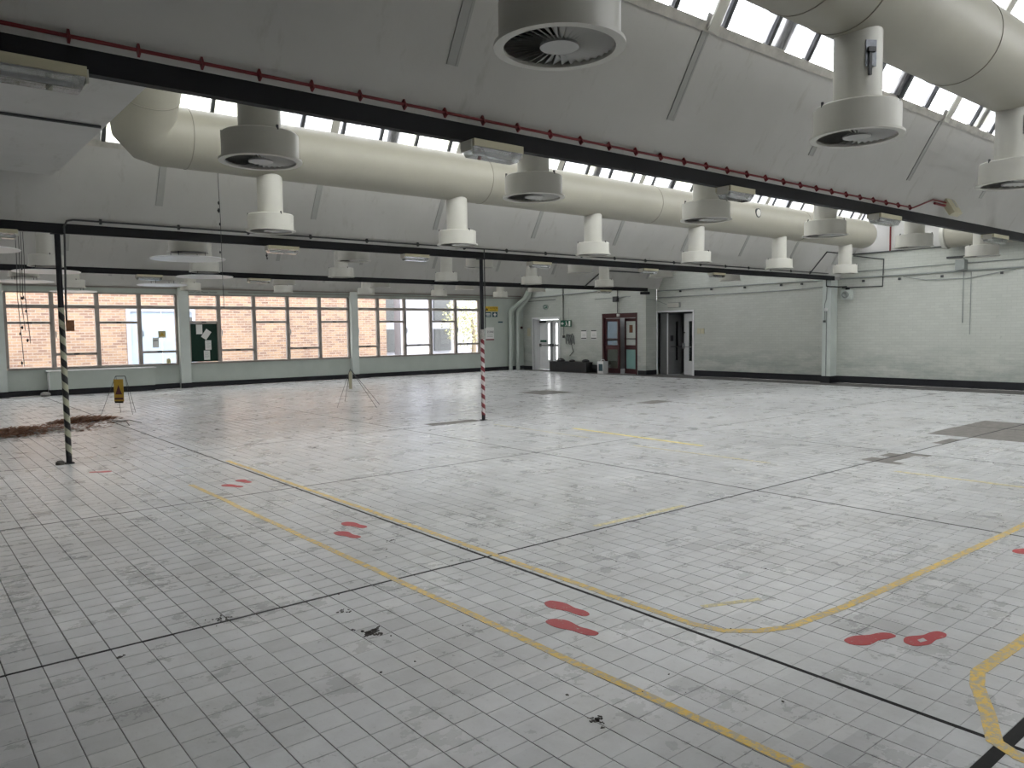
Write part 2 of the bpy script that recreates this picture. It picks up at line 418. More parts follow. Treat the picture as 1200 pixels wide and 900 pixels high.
# ---------------------------------------------------------------- walls
def wall(name, boxes, mat, label):
    b = MB()
    for q in boxes: b.box(*q)
    return tag(b.obj(name, mat), label, 'wall', kind='structure')
ZL = 3.69
D2 = (16.68, 18.23, 2.23); RD = (18.70, 20.43, 2.24); D1 = (22.86, 24.43, 2.12)
wr = wall('wall_right', [(XW, XW+.25, Y0, D2[0], 0, ZL), (XW, XW+.25, D2[0], D2[1], D2[2], ZL), (XW, XW+.25, D2[1], 18.29, 0, ZL)], 'wall', 'mint painted brick wall on the right with scuffed lower courses')
MB().box(XW-.37, XW-.001, 11.48, 11.74, 0, 3.0).obj('pilaster', 'mintcol', wr)
wb = wall('wall_right_back', [(XS, XS+.22, 18.29, RD[0], 0, ZL), (XS, XS+.22, RD[0], RD[1], RD[2], ZL), (XS, XS+.22, RD[1], D1[0], 0, ZL), (XS, XS+.22, D1[0], D1[1], D1[2], ZL), (XS, XS+.22, D1[1], YW+.2, 0, ZL), (XS+.221, XW-.001, 18.291, 18.4, 0, ZL)],
     'wallb', 'mint painted wall holding the dark red doors and the white double door')
wf = wall('wall_far', [(X0, XS, YW, YW+.2, 0, .74), (X0, XS+.2, YW, YW+.2, 2.92, 3.75), (18.84, XS+.2, YW, YW+.2, .74, 2.92), (X0, -2.4, YW, YW+.2, .74, 2.92)], 'mint', 'mint painted window wall at the far end')
for a, b in ((2.36, 2.58), (7.12, 7.42), (13.0, 13.26)):
    MB().box(a, b, YW-.16, YW+.2, 0, 3.1).obj('pilaster', 'mintcol', wf)
wall('wall_left', [(X0-.2, X0, Y0, YW+.2, 0, 6.3)], 'plaster', 'white wall on the left outside the picture')
wall('wall_behind', [(X0-.2, XW+.25, Y0-.2, Y0, 0, 3.2)], 'plaster', 'white wall behind the camera')
# gable above the right wall, ledge and skirtings
gz = MB().box(XW+.05, XW+.25, Y0, YW+.2, ZL+.03, 6.3); tag(gz.obj('wall_gable', 'plaster'), 'white gable wall above the dark ledge on the right', 'wall', kind='structure')
tag(MB().box(XW-.05, XW+.25, Y0, YW, ZL, ZL+.03).obj('trim_1', 'ledge'), 'dark ledge between the mint wall and the white gable', 'ledge', kind='structure')
tag(MB().box(XS+.22, XW+.06, 18.29, YW+.2, 3.6, 3.69).obj('ceiling', 'plaster'), 'soffit strip above the wall step by the doors', 'ceiling', kind='structure')
sk = MB()
sk.box(XW-.03, XW-.001, Y0, 11.48, 0, .20); sk.box(XW-.03, XW-.001, 11.74, 16.6, 0, .20); sk.box(XW-.40, XW-.371, 11.45, 11.77, 0, .20); sk.box(XW-.40, XW-.001, 11.45, 11.479, 0, .2)
tag(sk.obj('baseboard_right', 'skirt'), 'black skirting along the mint wall on the right', 'skirting', kind='structure')
sk = MB(); sk.box(XS-.02, XS-.001, 18.27, 18.66, 0, .15); sk.box(XS-.02, XS-.001, 20.47, 22.8, 0, .15); sk.box(XS-.02, XS-.001, 24.49, YW, 0, .15); sk.box(XS, XW-.03, 18.265, 18.289, 0, .16)
tag(sk.obj('baseboard_back', 'skirt'), 'black skirting by the dark red doors', 'skirting', kind='structure')
sk = MB()
for a, b in ((X0, 2.34), (2.6, 3.54), (6.32, 7.1), (7.44, 12.98), (13.28, XS-.03)): sk.box(a, b, YW-.03, YW-.001, 0, .16)
for a, b in ((2.34, 2.6), (7.1, 7.44), (12.98, 13.28)): sk.box(a, b, YW-.19, YW-.161, 0, .16)
tag(sk.obj('baseboard_far', 'skirt'), 'black skirting under the windows', 'skirting', kind='structure')

# ---------------------------------------------------------------- saw-tooth roof
th = R(60); BAY = 6.87
def slope_pt(yb, s, n=0):    # s metres up the steep face from the beam, n metres outward (away from the room)
    return (yb - s*math.cos(th) + n*math.sin(th), ZT-.02 + s*math.sin(th) + n*math.cos(th))
S_GL, S_TOP = 1.14, 3.42
bays = [(Y0+.0, BEAMS[0]), (BEAMS[0], BEAMS[1]), (BEAMS[1], BEAMS[2]), (BEAMS[2], YW)]
where = ['nearest the camera, above the red pipe', 'behind the nearest black beam', 'behind the second black beam', 'over the windows beyond the third beam']
for bi, (ya, yb) in enumerate(bays):
    a = slope_pt(yb, 0); b = slope_pt(yb, S_GL); c = slope_pt(yb, S_GL, .12); d = slope_pt(yb, 0, .12)
    st = MB().prism([a, b, c, d], 0, X0, XW+.06).obj('ceiling', 'plaster')
    tag(st, 'steep white plaster roof face %s' % where[bi], 'ceiling', kind='structure')
    # cast-in channels on the face
    k = 0; xr = .77
    while xr < XW:
        if not (bi == 1 and xr < 1.7):
            p0, p1 = slope_pt(yb, .39, -.002), slope_pt(yb, S_GL+.1, -.002); p2, p3 = slope_pt(yb, S_GL+.1, -.008), slope_pt(yb, .39, -.008)
            o = MB()
            for dx in (-.045, .025): o.prism([p0, p1, p2, p3], 0, xr+dx, xr+dx+.02)
            q0, q1, q2, q3 = slope_pt(yb, .39, -.001), slope_pt(yb, S_GL+.1, -.001), slope_pt(yb, S_GL+.1, -.006), slope_pt(yb, .39, -.006)
            o.prism([q0, q1, q2, q3], 0, xr-.045, xr+.045)
            o.obj('channel', 'rail', st)
        xr += 2.235
    # kerb under the glass
    ks = [slope_pt(yb, S_GL-.035, -.02), slope_pt(yb, S_GL+.04, -.02), slope_pt(yb, S_GL+.04, .13), slope_pt(yb, S_GL-.035, .13)]
    MB().prism(ks, 0, X0, XW+.06).obj('glazing_kerb', 'curb', st)
    # roof glazing
    wn = empty('window_%d' % (bi+11), (0, yb, ZT), 'roof glazing strip %s' % where[bi], 'skylight', kind='structure')
    gx0 = X0+.3; bars = []; x = 4.79-.63*13
    while x < XW: bars.append(x); x += .63
    ye, ze = slope_pt(yb, S_TOP); w0 = slope_pt(yb, S_GL+.05)
    L = S_TOP-S_GL-.05
    bm_ = MB().prism([slope_pt(yb, S_GL+.04, -.03), slope_pt(yb, S_TOP, -.03), slope_pt(yb, S_TOP, .03), slope_pt(yb, S_GL+.04, .03)], 0, -.022, .022)
    bm_.v = [(v[0], v[1]-yb, v[2]-ZT) for v in bm_.v]; bmesh_ = bm_.mesh('glazing_bar', 'bar')
    gm = MB().prism([slope_pt(yb, S_GL+.05, .0), slope_pt(yb, S_TOP, .0), slope_pt(yb, S_TOP, .005), slope_pt(yb, S_GL+.05, .005)], 0, .023, .63-.023)
    gm.v = [(v[0], v[1]-yb, v[2]-ZT) for v in gm.v]; gmesh = gm.mesh('pane', 'rglass')
    pm = MB().prism([slope_pt(yb, S_GL-.02, -.05), slope_pt(yb, S_TOP, -.05), slope_pt(yb, S_TOP, -.035), slope_pt(yb, S_GL-.02, -.035)], 0, -.06, .06)
    pm.v = [(v[0], v[1]-yb, v[2]-ZT) for v in pm.v]; pmesh = pm.mesh('rafter', 'drum')
    op = MB().prism([slope_pt(yb, S_GL, .035), slope_pt(yb, S_TOP, .035), slope_pt(yb, S_TOP, .12), slope_pt(yb, S_GL, .12)], 0, -.11, .11)
    op.v = [(v[0], v[1]-yb, v[2]-ZT) for v in op.v]; omesh = op.mesh('outer_post', 'drum')
    gstart = (2.9, 2.25, -9, -9)[bi]
    if gstart > X0:
        bp = [slope_pt(yb, S_GL, .0), slope_pt(yb, S_TOP, .0), slope_pt(yb, S_TOP, .06), slope_pt(yb, S_GL, .06)]
        k0 = [x for x in bars if x >= gstart][0]; MB().prism(bp, 0, X0, k0-.03).obj('blank_panel', 'plaster', wn); bars = [x for x in bars if x >= gstart]
    for x in bars:
        link_mesh('glazing_bar', bmesh_, wn, (x, 0, 0)); link_mesh('pane', gmesh, wn, (x, 0, 0))
    x = .77
    while x < XW:
        if x > bars[0]:
            link_mesh('rafter', pmesh, wn, (x+.03, 0, 0))
            if x+1 < XW: link_mesh('outer_post', omesh, wn, (x+1.03, 0, 0))
        x += 2.235
    # ridge and shallow back slope
    rz = slope_pt(yb, S_TOP)
    y_ = ya+.25 if bi else Y0-.1
    back = MB()
    back.prism([(y_, ZT), (y_+.10, ZT), (y_+.63, 4.72), (y_+.53, 4.80)], 0, X0, XW+.25)
    lim = (4.5, 1.8, 1.8, 1.8)[bi]
    bk = [(y_+.53, 4.72), (rz[0]+.02, rz[1]+.02), (rz[0]+.02, rz[1]+.14), (y_+.53, 4.84)]
    back.prism(bk, 0, X0, lim)
    fr = (.5, .55, .2, .2)[bi]; mid = tuple((bk[0][q]+(bk[1][q]-bk[0][q])*fr) for q in (0, 1)); mid2 = tuple((bk[3][q]+(bk[2][q]-bk[3][q])*fr) for q in (0, 1))
    back.prism([mid, bk[1], bk[2], mid2], 0, lim, XW+.25)
    dy, dz = bk[1][0]-bk[0][0], bk[1][1]-bk[0][1]; ln = math.hypot(dy, dz)*fr; LN = math.hypot(dy, dz)
    def on(u, n): return (bk[0][0]+dy/LN*u - dz/LN*n, bk[0][1]+dz/LN*u + dy/LN*n)
    def rel(mb): mb.v = [(v[0], v[1]-yb, v[2]-ZT) for v in mb.v]; return mb
    if fr == 0: ln = 1
    added_pane = rel(MB().prism([on(.02, .02), on(ln-.02, .02), on(ln-.02, .026), on(.02, .026)], 0, .025, 1.235)).mesh('pane', 'rglass')  # glazing added on the unseen back slope to brighten the room
    added_bar = rel(MB().prism([on(0, -.03), on(ln, -.03), on(ln, .04), on(0, .04)], 0, -.024, .024)).mesh('glazing_bar', 'bar')
    x = lim+.03
    while x < XW-.3 and fr: link_mesh('pane', added_pane, wn, (x, 0, 0)); link_mesh('glazing_bar', added_bar, wn, (x, 0, 0)); x += 1.26
    tag(back.obj('ceiling', ['plaster']), 'shallow white roof slope running up to the ridge %s' % where[bi], 'ceiling', kind='structure')
# low flat bulkhead over the left end of the second bay
fb = MB().box(X0, 1.72, BEAMS[0]+.2, 10.99, 3.63, 3.75).obj('ceiling', 'plaster')
tag(fb, 'flat grey-white dropped ceiling panel at the left behind the near beam', 'ceiling', kind='structure')
MB().tube([(X0, 8.15, 3.612), (1.70, 8.15, 3.612)], .014, 8).obj('conduit', 'wire', fb)
MB().box(1.721, 1.75, BEAMS[0]+.3, 10.7, 3.64, 4.6).obj('edge_board', 'plaster', fb)

# ---------------------------------------------------------------- beams
bl = ['black steel beam nearest the camera', 'second black steel beam carried by the two striped posts', 'third black steel beam, nearest the windows']
for i, yb in enumerate(BEAMS):
    xe = XW if i == 0 else (XW-.37 if i == 1 else XS)
    t = empty('steel_beam', (8, yb, ZB), bl[i], 'beam', kind='structure')
    MB().box(X0, xe, yb-.02, yb+.02, ZB, ZT+.02).obj('web', 'beam', t)
    MB().box(X0, xe, yb-.03, yb+.035, ZB-.004, ZB+.014).obj('bottom_flange', 'beam', t)
    MB().box(X0, XW if i < 2 else XS, yb+.04, yb+.30, (3.072, 3.002, 2.995)[i], ZT+.08).obj('casing', 'plaster', t)  # pale plate added to draw the light line under the farther beams
MB_end = MB().box(XS-.25, XS+.02, 18.12, 18.34, 2.87, 2.96); tag(MB_end.obj('beam_bracket', 'beam'), 'black bracket under the end of the third beam by the wall step', 'bracket')

# ---------------------------------------------------------------- ducts
def duct(name, pts, r, label, seams=(), dome=False, group=None):
    t = empty(name, pts[0], label, 'duct', group)
    P_ = [Vector(p) for p in pts]
    if dome:
        e = P_[-1]; d = (e-P_[-2]).normalized(); base = e - d*r*.75
        rr = [r]*(len(P_)-1); path = P_[:-1]
        for a in (0, .35, .6, .78, .9, .97, 1.0):
            path.append(base+d*r*.75*a); rr.append(max(.02, r*math.sqrt(max(0, 1-a*a))))
        MB().tube(path, rr, 48).obj('casing', 'cream', t, True)
    else: MB().tube(P_, r, 48).obj('casing', 'cream', t, True)
    sm = None
    for p, d in seams:
        p = Vector(p); d = Vector(d).normalized()*.004; MB().tube([p-d, p+d], r+.005, 48).obj('seam', 'seam', t, True)
    return t
rD, zD = .345, 3.945; YB = [2.66, 9.53, 16.40, 23.27]; YA = [5.75, 12.65, 19.50]
def seams_x(y, a, b, z=zD, step=1.25):
    o = []; x = a
    while x < b: o.append(((x, y, z), (1,0,0))); x += step
    return o
duct('supply_duct', [(1.4, YB[0], zD), (XW-.01, YB[0], zD)], rD, 'fat cream round air duct overhead at the top right, nearest the camera', [((x, YB[0], zD), (1,0,0)) for x in (4.55, 5.05, 6.85, 8.6, 10.4, 12.2)])
el = Vector((2.38, YB[1], zD)); dv = Vector((0, -math.cos(R(46)), math.sin(R(46))))
arc = []
for k in range(4):      # lobster-back elbow between the X axis and the rising leg
    a = PI/2*k/3; arc.append(el + Vector((1,0,0))*.24*(1-math.sin(a)) + dv*.24*(1-math.cos(a)))
d1 = duct('supply_duct', [tuple(el+dv*2.1)] + [tuple(p) for p in arc[::-1]] + [(18.9, YB[1], zD), (19.5, YB[1], zD)], rD,
     'long cream round air duct with left elbow and domed right end, behind near beam', [(tuple(el+dv*1.15), dv), (tuple(el+dv*.5), dv), (tuple(el+Vector((.5,0,0))), (1,0,0)), ((16.2, YB[1], zD), (1,0,0)), ((11.1, YB[1], zD), (1,0,0)), ((7.2, YB[1], zD), (1,0,0))], dome=True)
# round inspection cover on the long duct
ic = MB(); ic.tube([(14.12, YB[1]-rD-.004, zD+.06), (14.12, YB[1]-rD+.03, zD+.06)], .095, 24).obj('inspection_cover', 'wire', d1, True)
MB().tube([(14.12, YB[1]-rD-.010, zD+.06), (14.12, YB[1]-rD+.02, zD+.06)], .072, 24).obj('inspection_window', 'drum', d1, True)
for i, y in ((1, YA[0]), (2, YA[1]), (3, YA[2])):
    duct('supply_duct', [(1.9, y, zD+.04), (20.2, y, zD+.04)], rD*.92, 'cream round air duct hidden high behind the %s beam' % ['', 'near', 'second', 'third'][i], dome=True)
for i in (2, 3):
    duct('supply_duct', [(1.0, YB[i], zD), (20.2, YB[i], zD)], rD, 'cream round air duct %s' % ('over the middle of the third bay' if i == 2 else 'over the windows'), dome=True)
ld = duct('link_duct', [(21.35, 8.32, 3.97), (21.35, 5.9, 3.97)], .34, 'short cream duct in front of the gable at the far right, behind near beam', [((21.35, 8.3, 3.97), (0,1,0))])
MB().tube([(21.35, 8.42, 3.97), (21.35, 8.33, 3.97)], .37, 40).obj('flange', 'drum', ld, True)
# maker's label on the near duct
MB().box(7.85, 8.03, YB[0]-rD*.86-.006, YB[0]-rD*.86+.05, zD+.10, zD+.19).obj('label_plate', 'yellow', None)
bpy.data.objects['label_plate'].name = 'warning_label'; tag(bpy.data.objects['warning_label'], 'small yellow and black label on the near duct at the right edge', 'label')

# ---------------------------------------------------------------- air diffusers
ZR = 2.94
def ring(mb, r0, r1, z0, z1, seg=48):
    n = len(mb.v)
    for r, z in ((r0, z0), (r1, z0), (r1, z1), (r0, z1)):
        for i in range(seg): a = 2*PI*i/seg; mb.v.append((r*math.cos(a), r*math.sin(a), z))
    for j in range(4):
        j2 = (j+1) % 4
        for i in range(seg): i2 = (i+1) % seg; mb.f.append([n+j*seg+i, n+j*seg+i2, n+j2*seg+i2, n+j2*seg+i]); mb.k.append(0)
def vane_mb(mb, ang, r0=.085, r1=.255):
    ca, sa = math.cos(ang), math.sin(ang); w0, w1 = .009, .023
    pts = []
    for z, sh in ((.012, 1), (.034, -1)):
        for r, w in ((r0, w0), (r1, w1)):
            x, y = r, sh*w*.9; pts.append((x*ca-y*sa, x*sa+y*ca, z)); 
    t = .0018
    n = len(mb.v)
    mb.v += [(p[0], p[1], p[2]) for p in pts] + [(p[0]+t*sa, p[1]-t*ca, p[2]+t) for p in pts]
    for f in ((0,1,3,2),(4,6,7,5),(0,4,5,1),(2,3,7,6),(0,2,6,4),(1,5,7,3)): mb.f.append([n+i for i in f]); mb.k.append(0)
def make_diffuser(vanes_separate, neck_top, disc=False, handle=None, label=None, group=None):
    t = empty('air_diffuser', (0, 0, 0), label, 'air diffuser', group)
    MB().lathe([(.155, .205), (.155, neck_top-ZR)], seg=32).obj('neck', 'drum', t, True)
    d = MB(); d.lathe([(.280, .016), (.280, .198), (.272, .208), (.10, .209)], seg=56, caps=False)
    d.lathe([(.274, .016), (.274, .196), (.10, .200)], seg=56, caps=False)
    dr = d.obj('drum', 'drum', t, True)
    for a in (.6, 2.7, 4.8): MB().tube([(.272*math.cos(a), .272*math.sin(a), .19), (.272*math.cos(a), .272*math.sin(a), .225)], .010, 8).obj('screw', 'wire', dr)
    f = MB(); ring(f, .258, .303, 0, .016, 56); f.obj('rim', 'drum', t, True)
    g = MB(); g.lathe([(.09, .004), (.09, .03)], seg=28); gr = g.obj('grille_hub', 'vane', t, True)
    MB().lathe([(.272, .10), (.272, .104)], seg=32).obj('void_plate', 'dark', t)  # black plate painted for the darkness inside the drum
    if vanes_separate:
        v = MB(); vane_mb(v, 0); vm = v.mesh('vane', 'vane')
        for k in range(36): link_mesh('vane', vm, gr, (0,0,0), (0,0,2*PI*k/36))
    else:
        v = MB()
        for k in range(36): vane_mb(v, 2*PI*k/36)
        v.obj('vanes', 'vane', t)['kind'] = 'stuff'
    if disc:
        MB().lathe([(.55, -.105), (.555, -.095), (.54, -.088)], seg=48).obj('deflector_disc', 'white', t, True)
        for k in range(4):
            a = PI/4+PI/2*k; MB().tube([(.285*math.cos(a), .285*math.sin(a), .01), (.285*math.cos(a), .285*math.sin(a), -.09)], .006, 6).obj('hanger_rod', 'wire', t)
    return t
proto = {}
def place(key, x, y, label, group=None, **kw):
    if key not in proto:
        proto[key] = make_diffuser(**kw); o = proto[key]
    else: o = copy_tree(proto[key])
    o.location = (x, y, ZR); tag(o, label, None, group); return o
G = 'round drum air diffusers hanging in rows'
o = place('n', 2.48, YB[0], 'largest round air diffuser overhead at the top centre, vanes seen from below', G, vanes_separate=True, neck_top=3.66)
dn = [place('n', 5.26, YB[0], 'round cream air diffuser with foil patch, under the fat duct at the upper right', G),
      place('n', 8.22, YB[0], 'round cream air diffuser under the fat duct, cut by the right edge of the picture', G),
      place('n', 11.15, YB[0], 'round air diffuser on the near duct beyond the right edge of the picture', G)]
for o, (ox, oz, rr) in zip(dn[:2], ((-.06, .50, .3), (.0, .45, .1))):   # foil tape and damper lever on the neck
    ph = MB().box(-.155, -.151, -.045, .045, .42, .62); ph.v = [(v[0], v[1], v[2]) for v in ph.v]
    a = R(238)
    for nm, mt, bx in (('foil_patch', 'foil', (.153, .160, -.04, .035, .43, .60)), ('damper_lever', 'wire', (.160, .172, -.022, -.002, .37, .52)), ('lever_pin', 'wire', (.160, .18, -.03, .02, .52, .55))):
        b = MB().box(*bx); q = link_mesh(nm, b.mesh(nm, mt), o, (0,0,0), (0,0,a))
xs = [2.28, 5.0, 7.74, 10.5, 13.37, 16.28]
for i, x in enumerate(xs):
    if i < 4: o = place('n', x, YA[0], '%s round air diffuser from the left just below the nearest black beam' % ORD[i], G)
    else: o = place('a', x, YA[0], '%s round air diffuser from the left just below the nearest black beam' % ORD[i], G, vanes_separate=False, neck_top=3.70)
xs = [3.88, 6.76, 9.64, 12.52, 15.47, 18.38]
for i, x in enumerate(xs):
    place('a', x, YB[1], '%s round air diffuser from the left on the long elbowed cream duct' % ORD[i], G)
def rows(xs, y, nd, txt):
    for i, x in enumerate(xs):
        k = 'disc' if i < nd else 'a'
        kw = dict(vanes_separate=False, neck_top=3.66, disc=True) if k == 'disc' else {}
        ex = ' with white disc' if i < nd else ''
        place(k, x, y, '%s diffuser from left%s, %s' % (ORD[i], ex, txt), G, **kw)
rows([1.0, 3.79, 6.67, 9.51, 12.38, 15.21, 18.09], YA[1], 2, 'row just behind second beam')
rows([2.4, 5.23, 8.32, 11.27, 14.15, 17.06], YB[2], 2, 'row midway between second and third beams')
rows([2.43, 5.23, 8.25, 11.1, 14.07, 17.05], YA[2], 2, 'row just behind third beam')
rows([4.0, 7.0, 9.8, 12.7, 15.65, 18.48], YB[3], 1, 'row closest to windows')

# ---------------------------------------------------------------- light fittings under the beams
def fitting(x, yb, Lh, label, group):
    t = empty('light_fitting', (x, yb-.06, ZB), label, 'light fitting', group)
    y = yb-.06
    MB().box(x-Lh, x+Lh, y-.085, y+.085, ZB-.055, ZB-.006).obj('body', 'ivory', t)
    m_ = MB().hexa([(x-Lh+.02,y-.05,ZB-.115),(x+Lh-.02,y-.05,ZB-.115),(x+Lh-.02,y+.05,ZB-.115),(x-Lh+.02,y+.05,ZB-.115),(x-Lh+.005,y-.08,ZB-.056),(x+Lh-.005,y-.08,ZB-.056),(x+Lh-.005,y+.08,ZB-.056),(x-Lh+.005,y+.08,ZB-.056)])
    m_.obj('lens', 'lens', t)
    MB().tube([(x-Lh+.05, y, ZB-.082), (x+Lh-.05, y, ZB-.082)], .013, 10).obj('tube_lamp', 'white', t, True)
    MB().box(x-Lh-.012, x-Lh, y-.06, y+.06, ZB-.08, ZB-.012).obj('end_cap', 'drum', t); MB().box(x+Lh, x+Lh+.012, y-.06, y+.06, ZB-.08, ZB-.012).obj('end_cap', 'drum', t)
    return t
LG = 'emergency light fittings under the black beams'
for i, (x, h) in enumerate(((.33, .52), (3.44, .22), (6.38, .20), (9.42, .27), (12.95, .30))):
    fitting(x, BEAMS[0], h, '%s light fitting from the left under the nearest black beam' % ORD[i], LG)
for i, x in enumerate((1.12, 4.78, 7.15, 10.0, 13.2, 15.7)):
    fitting(x, BEAMS[1], .24, '%s light fitting from the left under the second black beam' % ORD[i], LG)
for i, x in enumerate((4.6, 7.05, 18.9)):
    fitting(x, BEAMS[2], .26, '%s light fitting from the left under the third black beam' % ORD[i], LG)

# ---------------------------------------------------------------- pipes and conduits on the roof faces
yp = slope_pt(BEAMS[0], .09, -.03)
rp = empty('fire_alarm_pipe', (5, yp[0], yp[1]), 'thin red pipe clipped along the white roof face above the nearest beam', 'pipe')
q1 = slope_pt(BEAMS[0], .09, -.03); q2 = slope_pt(BEAMS[0], .24, -.03)
MB().tube([(X0, *q1), (10.15, *q1), (10.55, *q2), (10.95, *q2)], .010, 10).obj('pipe', 'red', rp, True)
MB().tube([(10.6, q2[0], q2[1]-.04), (10.92, q2[0], q2[1]-.04)], .016, 10).obj('cable_gland', 'red', rp, True)
cl = MB().box(-.006, .006, -.017, .02, -.030, .030).mesh('clip', 'red')
x = .79-.32*12
while x < 10.2: link_mesh('clip', cl, rp, (x-5, 0, 0), (R(-30), 0, 0)); x += .32
db = empty('detector_box', (11.06, q2[0], q2[1]), 'cream detector box where the red pipe ends on the roof face', 'box')
o = link_mesh('case', MB().box(-.11, .15, -.03, .05, -.17, .20).mesh('case', 'ivory'), db, (0,0,0), (R(-30),0,0)); link_mesh('vent', MB().box(.06, .10, -.034, -.03, -.08, .10).mesh('vent', 'steel'), db, (0,0,0), (R(-30),0,0))
yc = slope_pt(BEAMS[1], .11, -.025)
cc = empty('cable_conduit', (5, yc[0], yc[1]), 'dark conduit clipped along the roof face above the second beam and down the left post', 'conduit')
MB().tube([(20.9, *yc), (1.98, *yc), (1.91, yc[0]-.01, yc[1]-.02), (1.88, BEAMS[1]-.05, yc[1]-.09), (1.88, BEAMS[1]-.05, 2.9), (1.85, 11.325, 2.0), (1.85, 11.325, 1.8)], .012, 8).obj('pipe', 'wire', cc, True)
cm = MB().box(-.015, .015, -.02, .02, -.03, .03).mesh('clip', 'wire')
for k in range(19): link_mesh('clip', cm, cc, (2.3+k*.98-5, 0, 0), (R(-30),0,0))
# conduit along the roof face beside the gable
g1 = slope_pt(BEAMS[1], .06, -.02); g2 = slope_pt(BEAMS[1], .74, -.02)
gc = MB().tube([(19.95, *g1), (20.25, *g2), (21.6, g2[0]-.0, g2[1])], .016, 8).obj('gable_conduit', 'wire'); tag(gc, 'dark conduit bent up the roof face beside the end of the second beam', 'conduit')
g1 = slope_pt(BEAMS[2], .02, -.02); g2 = slope_pt(BEAMS[2], .62, -.02)
gc = MB().tube([(18.0, *g1), (18.55, *g2), (20.4, *g2)], .022, 8).obj('gable_conduit', 'wire'); tag(gc, 'dark conduit bent up the roof face above the third beam near the doors', 'conduit')
tag(MB().tube([(XW+.03, 10.0, ZL+.03), (XW+.03, 10.0, 5.6)], .022, 8).obj('sprinkler_pipe', 'red'), 'vertical red pipe on the white gable at the right', 'pipe')
# hanging wires
def wire(name, pts, r, label, bits=()):
    t = empty(name, pts[-1], label, 'cable')
    MB().tube(pts, r, 6).obj('wire', 'wire', t)
    for z, s in bits: MB().lathe([(.004, -.02*s), (.013*s, 0), (.004, .02*s)], (pts[0][0]+random.uniform(-.01, .01), pts[0][1], z), 8).obj('connector', 'black', t)
wire('hanging_wire', [(3.57, 10.5, 4.62), (3.572, 10.5, 3.6), (3.582, 10.5, 3.2), (3.58, 10.5, 2.4), (3.585, 10.5, 2.0)], .004, 'thin black wire hanging from the long duct in front of the second beam', [(3.4, 1.2), (3.3, 1.6), (3.12, 1), (2.75, 1)])
for k, (dx, zb) in enumerate(((-.05, 1.2), (-.01, 1.75), (.02, 2.2), (.05, 1.55))):
    wire('hanging_wire', [(1.70+dx, 14.0, 5.42), (1.71+dx, 14.02, 2.9), (1.69+dx, 14, 2.3), (1.73+dx, 14, zb)], .005, '%s black wire in the bunch hanging at the far left' % ['longest', 'third longest', 'shortest', 'second longest'][k], [(zb+.05, 1.4), (zb+.5, 1.2)])
wire('hanging_wire', [(5.4, 13.5, 5.3), (5.4, 13.5, 2.98)], .004, 'short black wire hanging below the second beam beside a disc diffuser', [(3.05, 1.6), (3.0, 1.2)])

# ---------------------------------------------------------------- posts
def post(x, y, z_tape, mat, label, plate):
    t = empty('steel_post', (x, y, 0), label, 'post')
    MB().lathe([(.034, 0.0), (.034, ZB-.006)], (x, y, 0), 24).obj('shaft', 'beam', t, True)
    o = MB().lathe([(.0365, .10), (.0365, z_tape)], (x, y, 0), 24).obj('hazard_tape', mat, t, True)
    MB().box(x-.055, x+.055, y-.055, y+.055, .0005, .012).obj('base_plate', 'beam', t)
    MB().box(x-.07, x+.07, y-.06, y+.06, ZB-.022, ZB-.006).obj('head_plate', 'beam', t)
    return t
p1 = post(1.80, 11.36, 2.02, 'ystripe', 'slender black steel post at the left wrapped in black and cream striped tape', 0)
MB().box(1.84, 1.93, 11.29, 11.34, 1.72, 1.86).obj('switch_box', 'brown', p1)
MB().lathe([(.05, 0.0), (.05, .03), (.03, .05), (.0, .055)], (1.69, 11.33, 0), 14).obj('floor_bolt', 'flake', p1)
p2 = post(8.56, 11.33, 1.62, 'rstripe', 'slender black steel post in mid room wrapped in red and white striped tape', 0)
MB().tube([(8.60, 11.285, 3.15), (8.60, 11.285, 1.7)], .010, 8).obj('conduit', 'wire', p2)
MB().lathe([(.036, .0), (.041, .02), (.038, .05), (.050, .09), (.039, .13), (.043, .16), (.036, .18)], (8.56, 11.33, 1.50), 16).obj('taped_bundle', 'greyflake', p2, True)

# ---------------------------------------------------------------- window wall
def bay_window(n, xs, kinds, board=None):
    lab = {1: 'left window bay with four casements looking on to brick', 2: 'middle window bay with a notice board in its first light', 3: 'right window bay with five casements', 4: 'window bay at the far left edge'}[n]
    w = empty('window_%d' % n, (xs[0], YW, .74), lab, 'window', kind='structure')
    ya, yb = YW+.02, YW+.12; x0, x1 = xs[0], xs[-1]
    MB().box(x0, x1, ya-.01, yb, 2.88, 2.935).obj('head', 'frame', w)
    MB().box(x0, x1, ya-.07, yb, .735, .79).obj('sill', 'frame', w)
    for i, x in enumerate(xs):
        hw = .055 if 0 < i < len(xs)-1 else .045
        MB().box(x-hw, x+hw, ya-.015, yb, .79, 2.88).obj('mullion', 'frame', w)
    for i, k in enumerate(kinds):
        a, b = xs[i]+.045, xs[i+1]-.045
        MB().box(a, b, ya-.005, yb-.01, 2.455, 2.555).obj('transom', 'frame', w)
        z = 2.045 if k == 'P' else 1.145
        MB().box(a, b, ya-.005, yb-.01, z-.035, z+.035).obj('transom', 'frame', w)
        spans = [(2.555, 2.88), (z+.035, 2.455), (.79, z-.035)]
        for q, (za, zb) in enumerate(spans):
            if board == i and q == 2: continue
            MB().box(a, b, ya+.05, ya+.055, za, zb).obj('pane', 'glass', w)
        if k == 'Q':
            MB().box(a+.02, a+.05, ya-.03, ya-.006, 1.62, 1.80).obj('handle', 'steel', w)
        MB().box((a+b)/2-.07, (a+b)/2+.07, ya-.018, ya-.006, z-.018, z+.018).obj('latch', 'wire', w)
    return w
bay_window(4, [-2.4, -1.2, 0, 1.18, 2.36], 'QPQP')
bay_window(1, [2.62, 3.74, 4.89, 6.03, 7.10], 'PQPQ')
